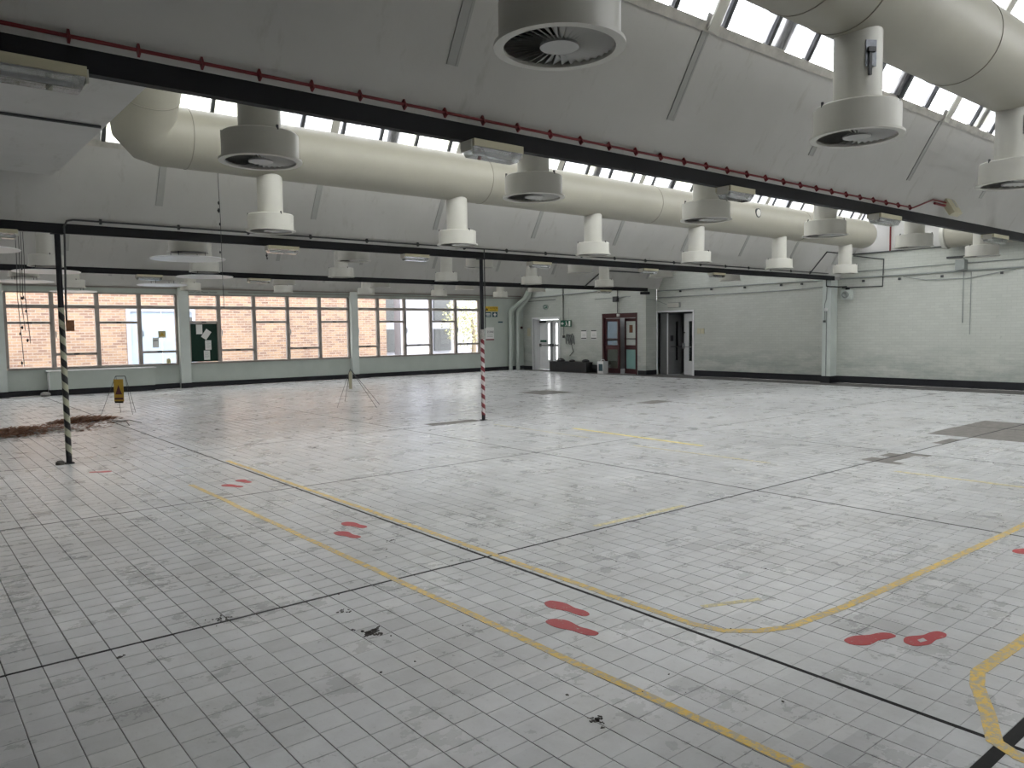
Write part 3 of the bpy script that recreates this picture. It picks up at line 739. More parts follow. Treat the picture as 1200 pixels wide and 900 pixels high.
bay_window(2, [7.44, 8.39, 9.54, 10.70, 11.86, 12.98], 'PQPQP', board=0)
bay_window(3, [13.28, 14.16, 15.31, 16.48, 17.66, 18.82], 'QPQPQ')
nb = empty('notice_board', (7.9, YW, 1.4), 'dark green notice board filling the first light of the middle window', 'notice board')
MB().box(7.49, 8.335, YW+.045, YW+.075, .80, 2.005).obj('felt_panel', 'board', nb)
for a in ((7.49, 7.505, .80, 2.005), (8.32, 8.335, .80, 2.005)): MB().box(a[0], a[1], YW+.03, YW+.045, a[2], a[3]).obj('frame_strip', 'frame', nb)
def paper(cx, cz, w, h, ang, label, y=YW+.038, mat='paper', name='paper_sheet', cat='paper'):
    t = empty(name, (cx, y, cz), label, cat); o = link_mesh('sheet', MB().box(-w/2, w/2, -.0015, .0015, -h/2, h/2).mesh('sheet', mat), t, (0,0,0), (0, R(ang), 0)); return t
for cx, cz, a, lb in ((7.77, 1.82, 0, 'topmost upright'), (7.98, 1.66, 35, 'tilted'), (8.03, 1.32, 0, 'lower middle'), (7.98, 1.0, 0, 'lowest')):
    t = paper(cx, cz, .19, .30, a, '%s white paper on the green notice board' % lb)
    if a == 0 and cz < 1.7:
        for k in range(5): link_mesh('print_line', MB().box(-.07, .07 if k % 2 else .03, -.002, -.0015, .10-.045*k, .108-.045*k).mesh('print_line', 'gconduit'), t)
t = paper(6.47, 1.43, .18, .31, 0, 'white notice stuck on the glass before the blue door outside', YW+.055); link_mesh('print_line', MB().box(-.06, .06, -.0025, -.0015, .05, .075).mesh('print_line', 'black'), t)
t = paper(6.66, 1.68, .22, .21, 0, 'pale yellow warning notice on the window glass before the blue door', YW+.055, 'yfaint')
link_mesh('warning_triangle', MB().prism([(-.07, -.05), (.07, -.05), (0, .07)], 1, -.003, -.0015).mesh('warning_triangle', 'dyellow'), t)
t = paper(7.52, 2.13, .10, .16, 6, 'small white sticker on the glass above the notice board', YW+.06)
tag(MB().lathe([(.055, 0), (.065, .06), (.05, .13), (.02, .15)], (6.80, YW-.01, .79), 16).obj('yellow_pot', 'yfaint', None, True), 'small pale yellow pot on the window sill beside the first pilaster', 'pot')
t = empty('name_board', (7.95, YW-.03, 2.98), 'long grey board with small dark lettering above the middle window', 'sign')
MB().box(7.35, 8.62, YW-.03, YW-.012, 2.94, 3.05).obj('backing', 'mint', t)
text('lettering', 'Good Luck Repair Station', .085, 'wire', t, (-.05, -.002, .012), FACE_Y)
# trunking, radiator casing
tr = MB().box(X0, XS-.15, YW-.06, YW-.001, 3.065, 3.105).box(8.7, XS-.15, YW-.045, YW-.001, 2.985, 3.01); tag(tr.obj('cable_trunking', 'frame'), 'brown-grey cable trunking running above the windows', 'trunking')
rc = empty('radiator_casing', (4.9, YW-.2, 0), 'long low mint radiator casing with a white top under the left window', 'radiator casing')
MB().box(3.55, 6.30, YW-.36, YW-.035, .165, .675).obj('front_panel', 'mint', rc); MB().box(3.56, 6.29, YW-.355, YW-.035, 0.001, .165).obj('plinth', 'skirt', rc)
MB().box(3.49, 6.34, YW-.39, YW-.035, .677, .705).obj('top_board', 'white', rc); MB().box(3.535, 3.549, YW-.36, YW-.035, .165, .675).obj('end_panel', 'white', rc)
tag(MB().lathe([(.0, 0), (.10, .01), (.13, .05), (.11, .10), (.05, .12), (0, .12)], (3.42, YW-.42, 0), 12).obj('rag', 'greyflake', None, True), 'crumpled grey rag on the floor at the left end of the radiator casing', 'rag')

# downpipes in the far corner
for k, (x, lb) in enumerate(((20.31, 'left'), (20.70, 'right'))):
    t = empty('downpipe', (x, YW-.14, 0), 'pale mint %s-hand downpipe in the far corner, cranked near the top' % lb, 'pipe')
    y = YW-.14
    MB().tube([(x, y, 0), (x, y, 2.42), (x+.03, y-.02, 2.50), (x+(.52, .30)[k], y-.42, 3.02), (x+(.56, .33)[k], y-.5, 3.3)], .085, 20).obj('pipe', 'mint', t, True)
    for z in (1.30, 2.36): MB().tube([(x, y, z), (x, y, z+.06)], .098, 20).obj('collar', 'mint', t, True)
tag(MB().box(20.98, 21.06, YW-.06, YW-.001, 1.72, 1.82).obj('wall_socket', 'maroon'), 'small dark box on the far wall beside the downpipes', 'box')

# far-wall signs
def sign_far(x0, x1, z0, z1, mat, name, label, cat='sign'):
    t = empty(name, ((x0+x1)/2, YW-.004, (z0+z1)/2), label, cat)
    MB().box(x0, x1, YW-.008, YW-.001, z0, z1).obj('plate', mat, t); return t
t = sign_far(19.10, 19.78, 2.45, 2.65, 'yellow', 'warning_sign', 'wide yellow warning sign at the right end of the windows')
link_mesh('warning_triangle', MB().prism([(-.31, -.06), (-.17, -.06), (-.24, .06)], 1, -.008, -.005).mesh('warning_triangle', 'black'), t)
text('lettering', 'CAUTION', .11, 'maroon', t, (.07, -.006, .03), FACE_Y); text('lettering', 'mind the step', .06, 'maroon', t, (.07, -.006, -.055), FACE_Y)
t = sign_far(19.10, 19.41, 2.22, 2.42, 'navy', 'wall_sign', 'dark teal sign with white figures below the yellow sign, left')
link_mesh('pictogram', MB().box(-.11, .11, -.008, -.005, .0, .05).mesh('pictogram', 'paper'), t); link_mesh('pictogram', MB().box(-.09, .10, -.008, -.005, -.06, -.03).mesh('pictogram', 'paper'), t)
t = sign_far(19.48, 19.74, 2.22, 2.42, 'navy', 'first_aid_sign', 'dark square sign with a white cross below the yellow sign, right')
c = MB().box(-.025, .025, -.008, -.005, -.07, .07); c.box(-.07, .07, -.009, -.0055, -.025, .025); link_mesh('white_cross', c.mesh('white_cross', 'paper'), t)
t = sign_far(19.78, 20.02, 1.98, 2.04, 'navy', 'wall_sign', 'small narrow dark sign right of the square ones on the far wall')
t = sign_far(19.12, 19.55, 1.27, 1.80, 'paper', 'zone_notice', 'white notice with a bold word and a red foot strip on the far wall')
text('lettering', 'ZONE', .13, 'black', t, (.03, -.006, .07), FACE_Y); link_mesh('red_strip', MB().box(-.215, .215, -.007, -.0045, -.265, -.215).mesh('red_strip', 'red'), t)
for k in range(2): link_mesh('print_line', MB().box(-.15, .15, -.007, -.0045, -.06-.06*k, -.045-.06*k).mesh('print_line', 'gconduit'), t)

# ---------------------------------------------------------------- doors
def architrave(parent, x, y0, y1, z, w, mat, d=.05):
    MB().box(x-.02, x+d, y0-w, y0, 0, z+w).obj('jamb', mat, parent); MB().box(x-.02, x+d, y1, y1+w, 0, z+w).obj('jamb', mat, parent); MB().box(x-.02, x+d, y0, y1, z, z+w).obj('head', mat, parent)
# door_1 white double fire door in a deep reveal
d = empty('door_1', (XS, 23.6, 0), 'white double door with narrow bright glazed slots in the far corner', 'door', kind='structure')
architrave(d, XS-.01, D1[0], D1[1], D1[2], .06, 'white')
xr = XS+.33
MB().box(XS+.041, xr+.06, D1[1]-.03, D1[1], 0, D1[2]).obj('jamb', 'white', d); MB().box(XS+.041, xr+.06, D1[0], D1[0]+.03, 0, D1[2]).obj('jamb', 'white', d); MB().box(XS+.041, xr+.06, D1[0]+.03, D1[1]-.03, D1[2]-.03, D1[2]).obj('head', 'white', d)
ymid = 23.64
for a, b, s0, s1 in ((ymid+.006, D1[1]-.03, 23.77, 23.91), (D1[0]+.03, ymid-.006, 23.30, 23.43)):
    lf = empty('leaf', (0,0,0)); lf.parent = d; lf.location = (xr-XS, (a+b)/2-23.6, 0)
    # leaf panels around the slots
    w = MB()
    for (ya, yb, za, zb) in ((a, s0, .01, 2.08), (s1, b, .01, 2.08), (s0, s1, .01, .42), (s0, s1, .98, 1.08), (s0, s1, 1.93, 2.08)): w.box(xr, xr+.045, ya, yb, za, zb)
    w.obj('leaf_panel', 'white', lf)
    for za, zb in ((.42, .98), (1.08, 1.93)): MB().box(xr+.02, xr+.026, s0, s1, za, zb).obj('glass_slot', 'glass', lf)
    MB().tube([(xr-.07, a+.04, 1.02), (xr-.07, b-.05, 1.02)], .016, 8).obj('panic_bar', 'wire', lf)
    for y in (a+.06, b-.07): MB().box(xr-.08, xr, y-.025, y+.025, .97, 1.09).obj('bar_bracket', 'wire', lf)
    MB().box(xr-.03, xr, a if a > ymid else b-.03, (a+.03) if a > ymid else b, .2, 2.0).obj('edge_bolt', 'steel', lf)
MB().box(xr-.07, xr-.001, 24.0, 24.35, 1.96, 2.03).obj('door_closer', 'black', d); MB().box(xr-.012, xr-.002, 23.98, 24.36, 1.15, 1.24).obj('push_label', 'green', d)
# door_2 dark red glazed doors
d = empty('door_2', (XS, 19.57, 0), 'dark red framed glazed double door, one leaf ajar', 'door', kind='structure')
MB().box(XS-.03, XS+.10, RD[0], RD[0]+.05, 0, RD[2]).obj('jamb', 'maroon', d); MB().box(XS-.03, XS+.10, RD[1]-.09, RD[1], 0, RD[2]).obj('jamb', 'maroon', d); MB().box(XS-.03, XS+.10, RD[0]+.05, RD[1]-.09, 2.07, RD[2]).obj('head', 'maroon', d)
def glazed_leaf(W_, poster):
    """leaf in local coordinates: hinge at the origin, leaf runs along +Y"""
    lf = empty('leaf', (0,0,0)); 
    for nm, a in (('stile', (0, .09, .01, 2.05)), ('stile', (W_-.09, W_, .01, 2.05)), ('rail', (.09, W_-.09, .01, .19)), ('rail', (.09, W_-.09, .90, 1.06)), ('rail', (.09, W_-.09, 1.94, 2.05))):
        link_mesh(nm, MB().box(0, .045, *a).mesh(nm, 'maroon'), lf)
    for za, zb in ((.19, .90), (1.06, 1.94)): link_mesh('pane', MB().box(.02, .026, .09, W_-.09, za, zb).mesh('pane', 'doorglass'), lf)
    link_mesh('push_bar', MB().box(-.05, -.02, .04, W_-.04, 1.28, 1.31).mesh('push_bar', 'maroon'), lf)
    return lf
lf = glazed_leaf(.80, True); lf.parent = d; lf.location = (.03, RD[0]+.05-19.57, 0); lf.rotation_euler.z = R(-15)
link_mesh('teal_panel', MB().box(.012, .018, .09, .71, .19, .90).mesh('teal_panel', 'teal'), lf)
link_mesh('milky_panel', MB().box(.012, .018, .09, .71, 1.06, 1.94).mesh('milky_panel', 'mintcol'), lf)  # opaque pale mint sheet in front of the upper pane
link_mesh('poster', MB().box(.006, .011, .28, .50, 1.52, 1.80).mesh('poster', 'brown'), lf)
lf = glazed_leaf(.74, False); lf.parent = d; lf.location = (.03, RD[1]-.09-.74-19.57, 0)
MB().box(XS-.05, XS-.031, 19.52, 19.66, 2.12, 2.22).obj('door_number', 'paper', d)
# door_3 white doors standing open on a dark corridor
d = empty('door_3', (XW, 17.45, 0), 'white framed doorway with both leaves open on a dark corridor', 'door', kind='structure')
architrave(d, XW-.005, D2[0], D2[1], D2[2], .06, 'white', .2)
def slot_leaf(W_, mat, lit):
    lf = empty('leaf', (0,0,0)); s0, s1 = (.13, .43) if lit else (.34, .46)
    b = MB()
    for (ya, yb, za, zb) in ((0, s0, .01, 2.17), (s1, W_, .01, 2.17), (s0, s1, .01, .50), (s0, s1, 1.90, 2.17)): b.box(0, .045, ya, yb, za, zb)
    link_mesh('leaf_panel', b.mesh('leaf_panel', mat), lf)
    link_mesh('glass_slot', MB().box(.02, .026, s0, s1, .5, 1.9).mesh('glass_slot', 'doorglass'), lf)
    return lf
lf = slot_leaf(.78, 'white', True); lf.parent = d; lf.location = (.06, D2[0]+.01-17.45, 0); lf.rotation_euler.z = R(-27)
link_mesh('panic_bar', MB().tube([(-.07, .06, 1.0), (-.07, .76, 1.0)], .018, 8).mesh('panic_bar', 'steel'), lf); link_mesh('bar_bracket', MB().box(-.09, 0, .70, .76, .93, 1.12).mesh('bar_bracket', 'steel'), lf)
link_mesh('lock', MB().lathe([(.03, -.02), (.03, .02)], (-.01, .72, 1.5), 10).mesh('lock', 'black'), lf); link_mesh('finger_plate', MB().box(-.004, 0, .05, .10, 1.15, 1.32).mesh('finger_plate', 'navy'), lf)
side = MB().box(XW+.12, XW+.17, 17.90, D2[1], 0, 2.2).obj('side_panel', 'corridordark', d)
MB().box(XW+.10, XW+.12, 17.86, 17.90, 0, 2.2).obj('side_bead', 'white', d)
lf = slot_leaf(.60, 'corridordark', False); lf.parent = d; lf.location = (.12, 17.88-17.45, 0); lf.rotation_euler.z = R(-180+80)
link_mesh('panic_bar', MB().tube([(.11, .06, 1.0), (.11, .55, 1.0)], .018, 8).mesh('panic_bar', 'wire'), lf); link_mesh('notice', MB().box(.046, .05, .08, .22, 1.2, 1.4).mesh('notice', 'black'), lf)
# rooms behind the doors
cz = MB(); cz.box(XW+.25, 25.4, 18.42, 18.5, 0, 2.6); cz.box(XW+.25, 25.4, 16.3, 16.38, 0, 2.6); cz.box(25.4, 25.5, 16.3, 18.5, 0, 2.6); cz.box(XW+.25, 25.5, 16.3, 18.5, 2.6, 2.7); cz.box(XW+.02, 25.5, 16.3, 18.5, -.1, -.002)
tag(cz.obj('wall_corridor', 'corridor'), 'dim grey corridor behind the open white doors', 'wall', kind='structure')
cz = MB(); cz.box(XS+.22, 24.4, 22.0, 22.1, 0, 2.6); cz.box(24.4, 24.5, 18.5, 22.1, 0, 2.6); cz.box(XS+.22, 24.5, 18.5, 21.7, 2.6, 2.7); cz.box(XS+.02, 24.5, 18.5, 22.1, -.1, -.002)  # roof stops short, an invented gap that lets light into the lobby
tag(cz.obj('wall_lobby', 'corridor'), 'grey lobby behind the dark red doors', 'wall', kind='structure')
cz = MB(); cz.box(22.6, 22.65, 20.9, 21.95, 0, 1.95); tag(cz.obj('partition', 'beige'), 'beige partition seen through the left leaf of the dark red doors', 'partition')

# right-wall items (beyond the step)
def plate_r(X, y0, y1, z0, z1, mat, name, label, cat, th_=.012):
    t = empty(name, (X-.001, (y0+y1)/2, (z0+z1)/2), label, cat); MB().box(X-th_, X-.001, y0, y1, z0, z1).obj('plate', mat, t); return t
for ya, lb in ((21.43, 'left'), (20.89, 'right')):
    t = plate_r(XS, ya-.15, ya+.15, 1.28, 1.62, 'paper', 'wall_notice', '%s-hand white notice between the green exit sign and the dark red doors' % lb, 'notice')
    for z in (1.59, 1.30): MB().box(XS-.015, XS-.012, ya-.14, ya+.14, z, z+.035).obj('header_strip', 'wire', t)
    for z in (1.46, 1.40): MB().box(XS-.015, XS-.012, ya-.10, ya+.08, z, z+.012).obj('print_line', 'gconduit', t)
t = empty('exit_sign', (XS-.10, 22.32, 1.9), 'green hanging exit sign with white arrow and running figure', 'sign')
MB().box(XS-.13, XS-.10, 22.03, 22.62, 1.78, 2.03).obj('plate', 'green', t)
b = MB(); X_ = XS-.134
b.prism([(22.60, 1.905), (22.50, 1.97), (22.50, 1.84)], 0, X_, X_+.003); b.box(X_, X_+.003, 22.44, 22.50, 1.885, 1.925); b.obj('arrow', 'paper', t)
b = MB(); b.lathe([(.0, -.02), (.018, -.008), (.018, .008), (0, .02)], (X_+.001, 22.30, 1.985), 8)
b.prism([(22.33, 1.95), (22.27, 1.96), (22.24, 1.88), (22.29, 1.87)], 0, X_, X_+.003); b.prism([(22.29, 1.88), (22.26, 1.88), (22.32, 1.80), (22.35, 1.81)], 0, X_, X_+.003); b.prism([(22.26, 1.89), (22.23, 1.88), (22.19, 1.80), (22.22, 1.80)], 0, X_, X_+.003)
b.obj('running_figure', 'paper', t); MB().box(X_, X_+.003, 22.06, 22.15, 1.80, 2.0).obj('door_symbol', 'paper', t)
MB().tube([(XS-.115, 22.5, 2.03), (XS-.115, 22.5, 3.55)], .008, 6).obj('hanger', 'wire', t); MB().tube([(XS-.115, 22.15, 2.03), (XS-.115, 22.15, 2.5)], .003, 6).obj('hanger', 'wire', t)
t = empty('call_drop', (XS-.02, 22.56, 1.4), 'thin conduit dropping beside the white double door to a small black switch', 'conduit')
MB().tube([(XS-.02, 22.56, 3.4), (XS-.02, 22.56, 1.4)], .010, 6).obj('pipe', 'wire', t); MB().box(XS-.05, XS-.001, 22.52, 22.6, 1.33, 1.43).obj('switch', 'black', t)
t = empty('exit_roundel', (XS-.02, 23.63, 2.60), 'oval green and white exit marker above the white double door', 'sign')
b = MB().lathe([(.0, -.02), (.17, -.02), (.17, 0), (0, 0)], (0,0,0), 28).mesh('disc', 'gconduit', True); o = link_mesh('disc', b, t, (0,0,0), (0, PI/2, 0)); o.scale = (.65, 1, 1)
b = MB().box(-.024, -.021, -.10, .10, -.05, .05).mesh('green_panel', 'green'); link_mesh('green_panel', b, t); text('lettering', 'EXIT', .08, 'paper', t, (-.026, 0, 0), FACE_X)
plate_r(XS, 24.62, 24.82, 1.40, 1.75, 'ivory', 'wall_plate', 'faded cream plate on the wall left of the white double door', 'plate')
cab = empty('cable_bundle', (XS-.05, 22.2, 1.2), 'tangle of black and grey cables hung on the wall below the exit sign', 'cable')
rc_ = random.Random(5)
for k in range(7):
    y = 22.42-.05*k; MB().tube([(XS-.03, y, 1.2-rc_.uniform(0, .15)), (XS-.06, y-.02, 1.38), (XS-.06, y-.08, 1.47+rc_.uniform(-.03, .03)), (XS-.05, y-.16, 1.40), (XS-.04, y-.2, 1.15-rc_.uniform(0, .1))], .012, 6).obj('cable', 'gconduit' if k % 2 else 'wire', cab, True)
MB().tube([(XS-.04, 22.1, 1.2), (XS-.05, 22.05, .95), (XS-.05, 21.97, .80), (XS-.05, 22.1, .70), (XS-.04, 22.2, .62)], .012, 6).obj('cable', 'wire', cab, True)
bx = empty('storage_box', (XS-.2, 22.0, 0), 'long low black box along the wall below the notices', 'box')
MB().box(XS-.36, XS-.03, 20.95, 23.05, .001, .37).obj('body', 'black', bx); MB().box(XS-.37, XS-.02, 20.94, 23.06, .372, .40).obj('lid', 'black', bx)
for y, s, lb in ((22.55, 1.0, 'left'), (21.9, .7, 'middle'), (21.15, .9, 'right')):
    tag(MB().lathe([(0, 0), (.16*s, .0), (.17*s, .05), (.11*s, .11*s), (0, .13*s)], (XS-.2, y, .401), 12).obj('black_bag', 'black', None, True), 'small black bag on the long black box, %s of three' % lb, 'bag')
MB().box(XS-.36, XS-.32, 20.96, 21.0, .1, .2)
tag(MB().box(XS-.14, XS-.03, 20.47, 20.92, .16, .30).obj('low_pipe_box', 'black'), 'small black box on the skirting beside the dark red doors', 'box')
cn = empty('paint_can', (XS-.30, 20.12, 0), 'white and blue drum standing before the dark red doors', 'can')
MB().box(XS-.44, XS-.18, 19.98, 20.28, .001, .46).obj('body', 'white', cn); MB().box(XS-.445, XS-.44, 20.02, 20.22, .10, .36).obj('label', 'navy', cn); MB().tube([(XS-.31, 20.02, .46), (XS-.31, 20.06, .52), (XS-.31, 20.2, .52), (XS-.31, 20.24, .46)], .012, 6).obj('carry_handle', 'white', cn)
# items on the right wall
t = empty('emergency_light', (XW-.05, 17.48, 2.47), 'white bulkhead light above the open white doors', 'light fitting')
MB().box(XW-.10, XW-.001, 17.25, 17.72, 2.40, 2.55).obj('lens', 'drum', t); MB().box(XW-.03, XW-.001, 17.22, 17.75, 2.38, 2.57).obj('base', 'gconduit', t)
t = plate_r(XW, 16.2, 16.48, 1.46, 1.64, 'ivory', 'wall_plate', 'small cream plate on the wall right of the open white doors', 'plate', .03); MB().box(XW-.034, XW-.03, 16.335, 16.345, 1.46, 1.64).obj('divider', 'gconduit', t)
t = empty('bell_box', (XW-.08, 11.16, 2.56), 'white round-fronted alarm sounder on the wall right of the pilaster', 'alarm')
MB().box(XW-.10, XW-.001, 11.0, 11.33, 2.42, 2.70).obj('case', 'mintcol', t)
link_mesh('sounder', MB().lathe([(.10, 0), (.10, .03), (.06, .05), (.03, .03), (0, .03)], seg=20).mesh('sounder', 'gconduit', True), t, (-.02, .03, 0), (0, -PI/2, 0)); MB().box(XW-.09, XW-.02, 11.1, 11.2, 2.70, 2.76).obj('gland', 'black', t)
def cond(pts, r, label, mat='gconduit', clips=()):
    t = empty('wall_conduit', pts[0], label, 'conduit'); MB().tube(pts, r, 8).obj('pipe', mat, t, True)
    for p in clips: MB().box(p[0]-.03, p[0]+.015, p[1]-.03, p[1]+.03, p[2]-.03, p[2]+.03).obj('clip', 'wire', t)
    return t
xw = XW-.03
cond([(xw, -2, 3.10), (xw, 7.0, 3.04), (xw, 11.4, 3.03)], .022, 'upper thick grey conduit along the right wall', clips=[(xw, y, 2.93) for y in (5.9, 7.2, 8.6, 9.7, 10.7)])
cond([(xw, -2, 3.22), (xw, 8.1, 3.24), (xw, 11.4, 3.20)], .012, 'topmost thin grey conduit on the right wall')
cond([(xw, 6.9, 3.00), (xw, 8.0, 2.84), (xw, 9.0, 2.86), (xw, 9.6, 2.98)], .010, 'sagging grey cable on the right wall')
cond([(xw, 11.33, 2.77), (xw, 10.16, 2.75), (xw, 10.14, 3.5), (xw, 11.0, 3.66)], .014, 'dark conduit looping from the alarm sounder up to the ledge', 'wire')
cond([(xw, 8.08, 3.4), (xw, 8.08, 1.7)], .012, 'left vertical grey conduit on the right wall'); cond([(xw, 7.9, 3.0), (xw, 7.9, 1.4)], .010, 'right vertical grey conduit on the right wall')
t = empty('wall_bracket', (xw, 8.15, 3.3), 'dark grey bracket with a clamp below the ledge on the right wall', 'bracket')
MB().box(XW-.22, XW-.001, 8.0, 8.22, 3.06, 3.32).obj('clamp', 'gconduit', t); MB().box(XW-.05, XW-.001, 7.9, 8.5, 3.38, 3.43).obj('arm', 'wire', t)
cond([(xw, 11.75, 3.02), (xw, 14, 3.02), (xw, 18.2, 3.0)], .018, 'upper grey conduit between the pilaster and the open white doors', clips=[(xw, y, 2.95) for y in (12.6, 13.3, 14.6, 15.9, 17.2)])
cond([(xw, 11.75, 2.83), (xw, 13, 2.78), (xw, 18.2, 2.76)], .014, 'lower grey conduit between the pilaster and the open white doors')
xp = XW-.39
cond([(xp, 11.62, 3.0), (xp, 11.62, 2.82), (xp, 11.50, 2.80), (xp+.02, 11.46, 2.80), (xw, 11.45, 2.80), (xw, 11.2, 2.80), (xw, 11.16, 2.74)], .014, 'dark conduit bent round the head of the pilaster to the alarm sounder', 'wire')
cond([(xp, 11.60, 2.8), (xp, 11.61, 2.45), (xp, 11.66, 2.3), (xp, 11.66, 1.82)], .010, 'thin grey conduit on the pilaster ending at a switch', clips=[(xp, 11.66, 1.8)])
cond([(xp, 11.60, 2.12), (xp, 11.60, .2)], .014, 'long grey vertical conduit down the pilaster')
tag(MB().lathe([(0, -.05), (.05, -.04), (.055, .03), (0, .06)], (xp-.03, 11.60, 2.14), 12).obj('round_switch', 'white', None, True), 'small white round switch on the pilaster', 'switch')
cond([(XS-.03, 19.0, 2.84), (XS-.03, 20.8, 2.80)], .014, 'short grey conduit above the dark red doors'); t = cond([(XS-.04, 19.62, 3.5), (XS-.04, 19.62, 2.25)], .014, 'dark vertical conduit down to the dark red door frame', 'wire'); MB().box(XS-.12, XS-.001, 19.6, 19.8, 2.66, 2.86).obj('junction_box', 'wire', t)
cond([(XS-.03, 18.4, 3.15), (XS-.03, 21.5, 3.08), (XS-.03, 24.9, 3.0)], .03, 'thick grey pipe along the top of the wall above the doors')
cond([(XS-.05, 23.0, 2.88), (XS-.05, 24.9, 2.86)], .012, 'thin dark conduit above the white double door', 'wire')
cond([(XS+.02, 18.25, 2.7), (XW-.03, 18.25, 2.66), (XW-.03, 17.8, 2.50)], .010, 'thin conduit from the wall step to the bulkhead light')

# ---------------------------------------------------------------- floor markings
def strip(pts, w, mat, name, label, cat='floor marking', z=.0012):
    """mitred tape strip with a little thickness"""
    b = MB(); P_ = [Vector((p[0], p[1], 0)) for p in pts]; L_, R_ = [], []
    for i, p in enumerate(P_):
        a = (p-P_[i-1]).normalized() if i else (P_[1]-P_[0]).normalized(); c = (P_[i+1]-p).normalized() if i < len(P_)-1 else a
        t = (a+c).normalized(); nrm = Vector((-t.y, t.x, 0)); s = w/2/max(.4, t.dot(a)); L_.append(p+nrm*s); R_.append(p-nrm*s)
    for i in range(len(P_)-1):
        q = [R_[i], R_[i+1], L_[i+1], L_[i]]
        b.hexa([(v.x, v.y, .0003) for v in q] + [(v.x, v.y, z) for v in q])
    return tag(b.obj(name, mat), label, cat)
def rough(a, b, n, j=.006):
    return [(a[0]+(b[0]-a[0])*k/n + random.uniform(-j, j)*(a[0] == b[0] or abs(a[0]-b[0]) < .2), a[1]+(b[1]-a[1])*k/n + random.uniform(-j, j)*(abs(a[1]-b[1]) < .3)) for k in range(n+1)]
strip(rough((2.55, 8.75), (2.585, 1.2), 26), .052, 'ytape', 'floor_tape', 'nearer of the two long yellow tape lines running to the lower right')
strip(rough((3.41, 10.1), (3.415, 2.62), 24)+[(3.47, 2.45), (3.60, 2.33), (3.78, 2.245), (4.30, 2.20)]+rough((4.6, 2.19), (7.6, 2.16), 9), .056, 'ytape', 'floor_tape', 'farther long yellow tape line that bends round past the red footprints at the right')
strip([(6.2, 1.36), (4.5, 1.35), (3.95, 1.36), (3.80, 1.31), (3.55, 1.18), (3.33, 1.08), (3.27, .97), (3.26, .4)], .062, 'ytape', 'floor_tape', 'bent yellow tape line at the lower right corner')
strip([(8.9, 9.3), (8.83, 6.6)], .07, 'ybright', 'floor_tape', 'bright short yellow line in the middle distance right of the red post')
strip([(8.82, 3.95), (8.86, 2.5)], .07, 'yfaint', 'floor_tape', 'pale yellow line near the dark patches at the right')
strip([(8.30, 10.7), (8.28, 8.3)], .03, 'yfaint', 'floor_tape', 'faint pale line beside the red striped post')
strip([(8.18, 7.3), (8.28, 5.2)], .045, 'yfaint', 'floor_tape', 'very faint yellow line beyond the bright short one')
strip([(4.55, 4.50), (5.7, 4.47)], .06, 'yfaint', 'floor_tape', 'worn yellow traces on the joint in the middle of the floor')
strip([(3.68, 2.75), (4.05, 2.6)], .045, 'yfaint', 'floor_tape', 'faint yellow scrap inside the bend of the long tape line')
def footprint(cx, cy, ang, L_, label, mirror=1, mat='rtape'):
    pts = []; n = 36
    for k in range(n):
        t = 2*PI*k/n; u = math.cos(t); s = math.sin(t)
        wdt = .050 + .004*u - .014*math.exp(-((u+.2)/.3)**2) + .012*math.exp(-((u-.5)/.35)**2)
        x = u*L_/2; y = math.copysign(abs(s)**.62, s)*wdt*1.02 + mirror*.012*math.sin(u*2.2)
        pts.append((x, y))
    ca, sa = math.cos(ang), math.sin(ang)
    b = MB().prism([(cx+x*ca-y*sa, cy+x*sa+y*ca) for x, y in pts], 2, .0003, .0016)
    return tag(b.obj('footprint', mat), label, 'floor marking', 'red footprint stickers on the floor')
A_ = lambda p, q: math.atan2(q[1]-p[1], q[0]-p[0])
footprint(3.06, 3.26, A_((3.06, 3.09), (3.06, 3.43)), .33, 'red footprint sticker near the centre foreground, upper of its pair')
footprint(2.88, 3.03, A_((2.93, 2.87), (2.84, 3.2)), .34, 'red footprint sticker near the centre foreground, lower of its pair', -1)
footprint(3.96, 1.88, A_((4.10, 1.82), (3.83, 1.95)), .31, 'red footprint sticker at the lower right, left of its pair')
f4 = footprint(4.18, 1.69, A_((4.35, 1.68), (4.0, 1.71)), .30, 'red footprint sticker at the lower right with a pale scuff, right of its pair', -1)
MB().prism([(4.10, 1.685), (4.15, 1.672), (4.17, 1.70), (4.12, 1.71)], 2, .0017, .0022).obj('scuff', 'tile', f4)
footprint(3.055, 5.91, PI/2+.1, .30, 'red footprint sticker left of centre between the yellow lines, farther of its pair')
footprint(2.86, 5.66, PI/2+.3, .30, 'red footprint sticker left of centre between the yellow lines, nearer of its pair', -1)
footprint(2.87, 8.36, PI/2+.3, .30, 'faded red footprint sticker near the start of the yellow lines, left of its pair')
footprint(3.06, 8.54, PI/2+.3, .27, 'faded red footprint sticker near the start of the yellow lines, right of its pair', -1)
footprint(1.97, 10.36, -.7, .26, 'faint red footprint just right of the striped left post', 1, 'yfaint').data.materials[0] = M['rtape']
footprint(6.38, 1.90, 2.8, .26, 'red footprint cut by the right edge of the picture')

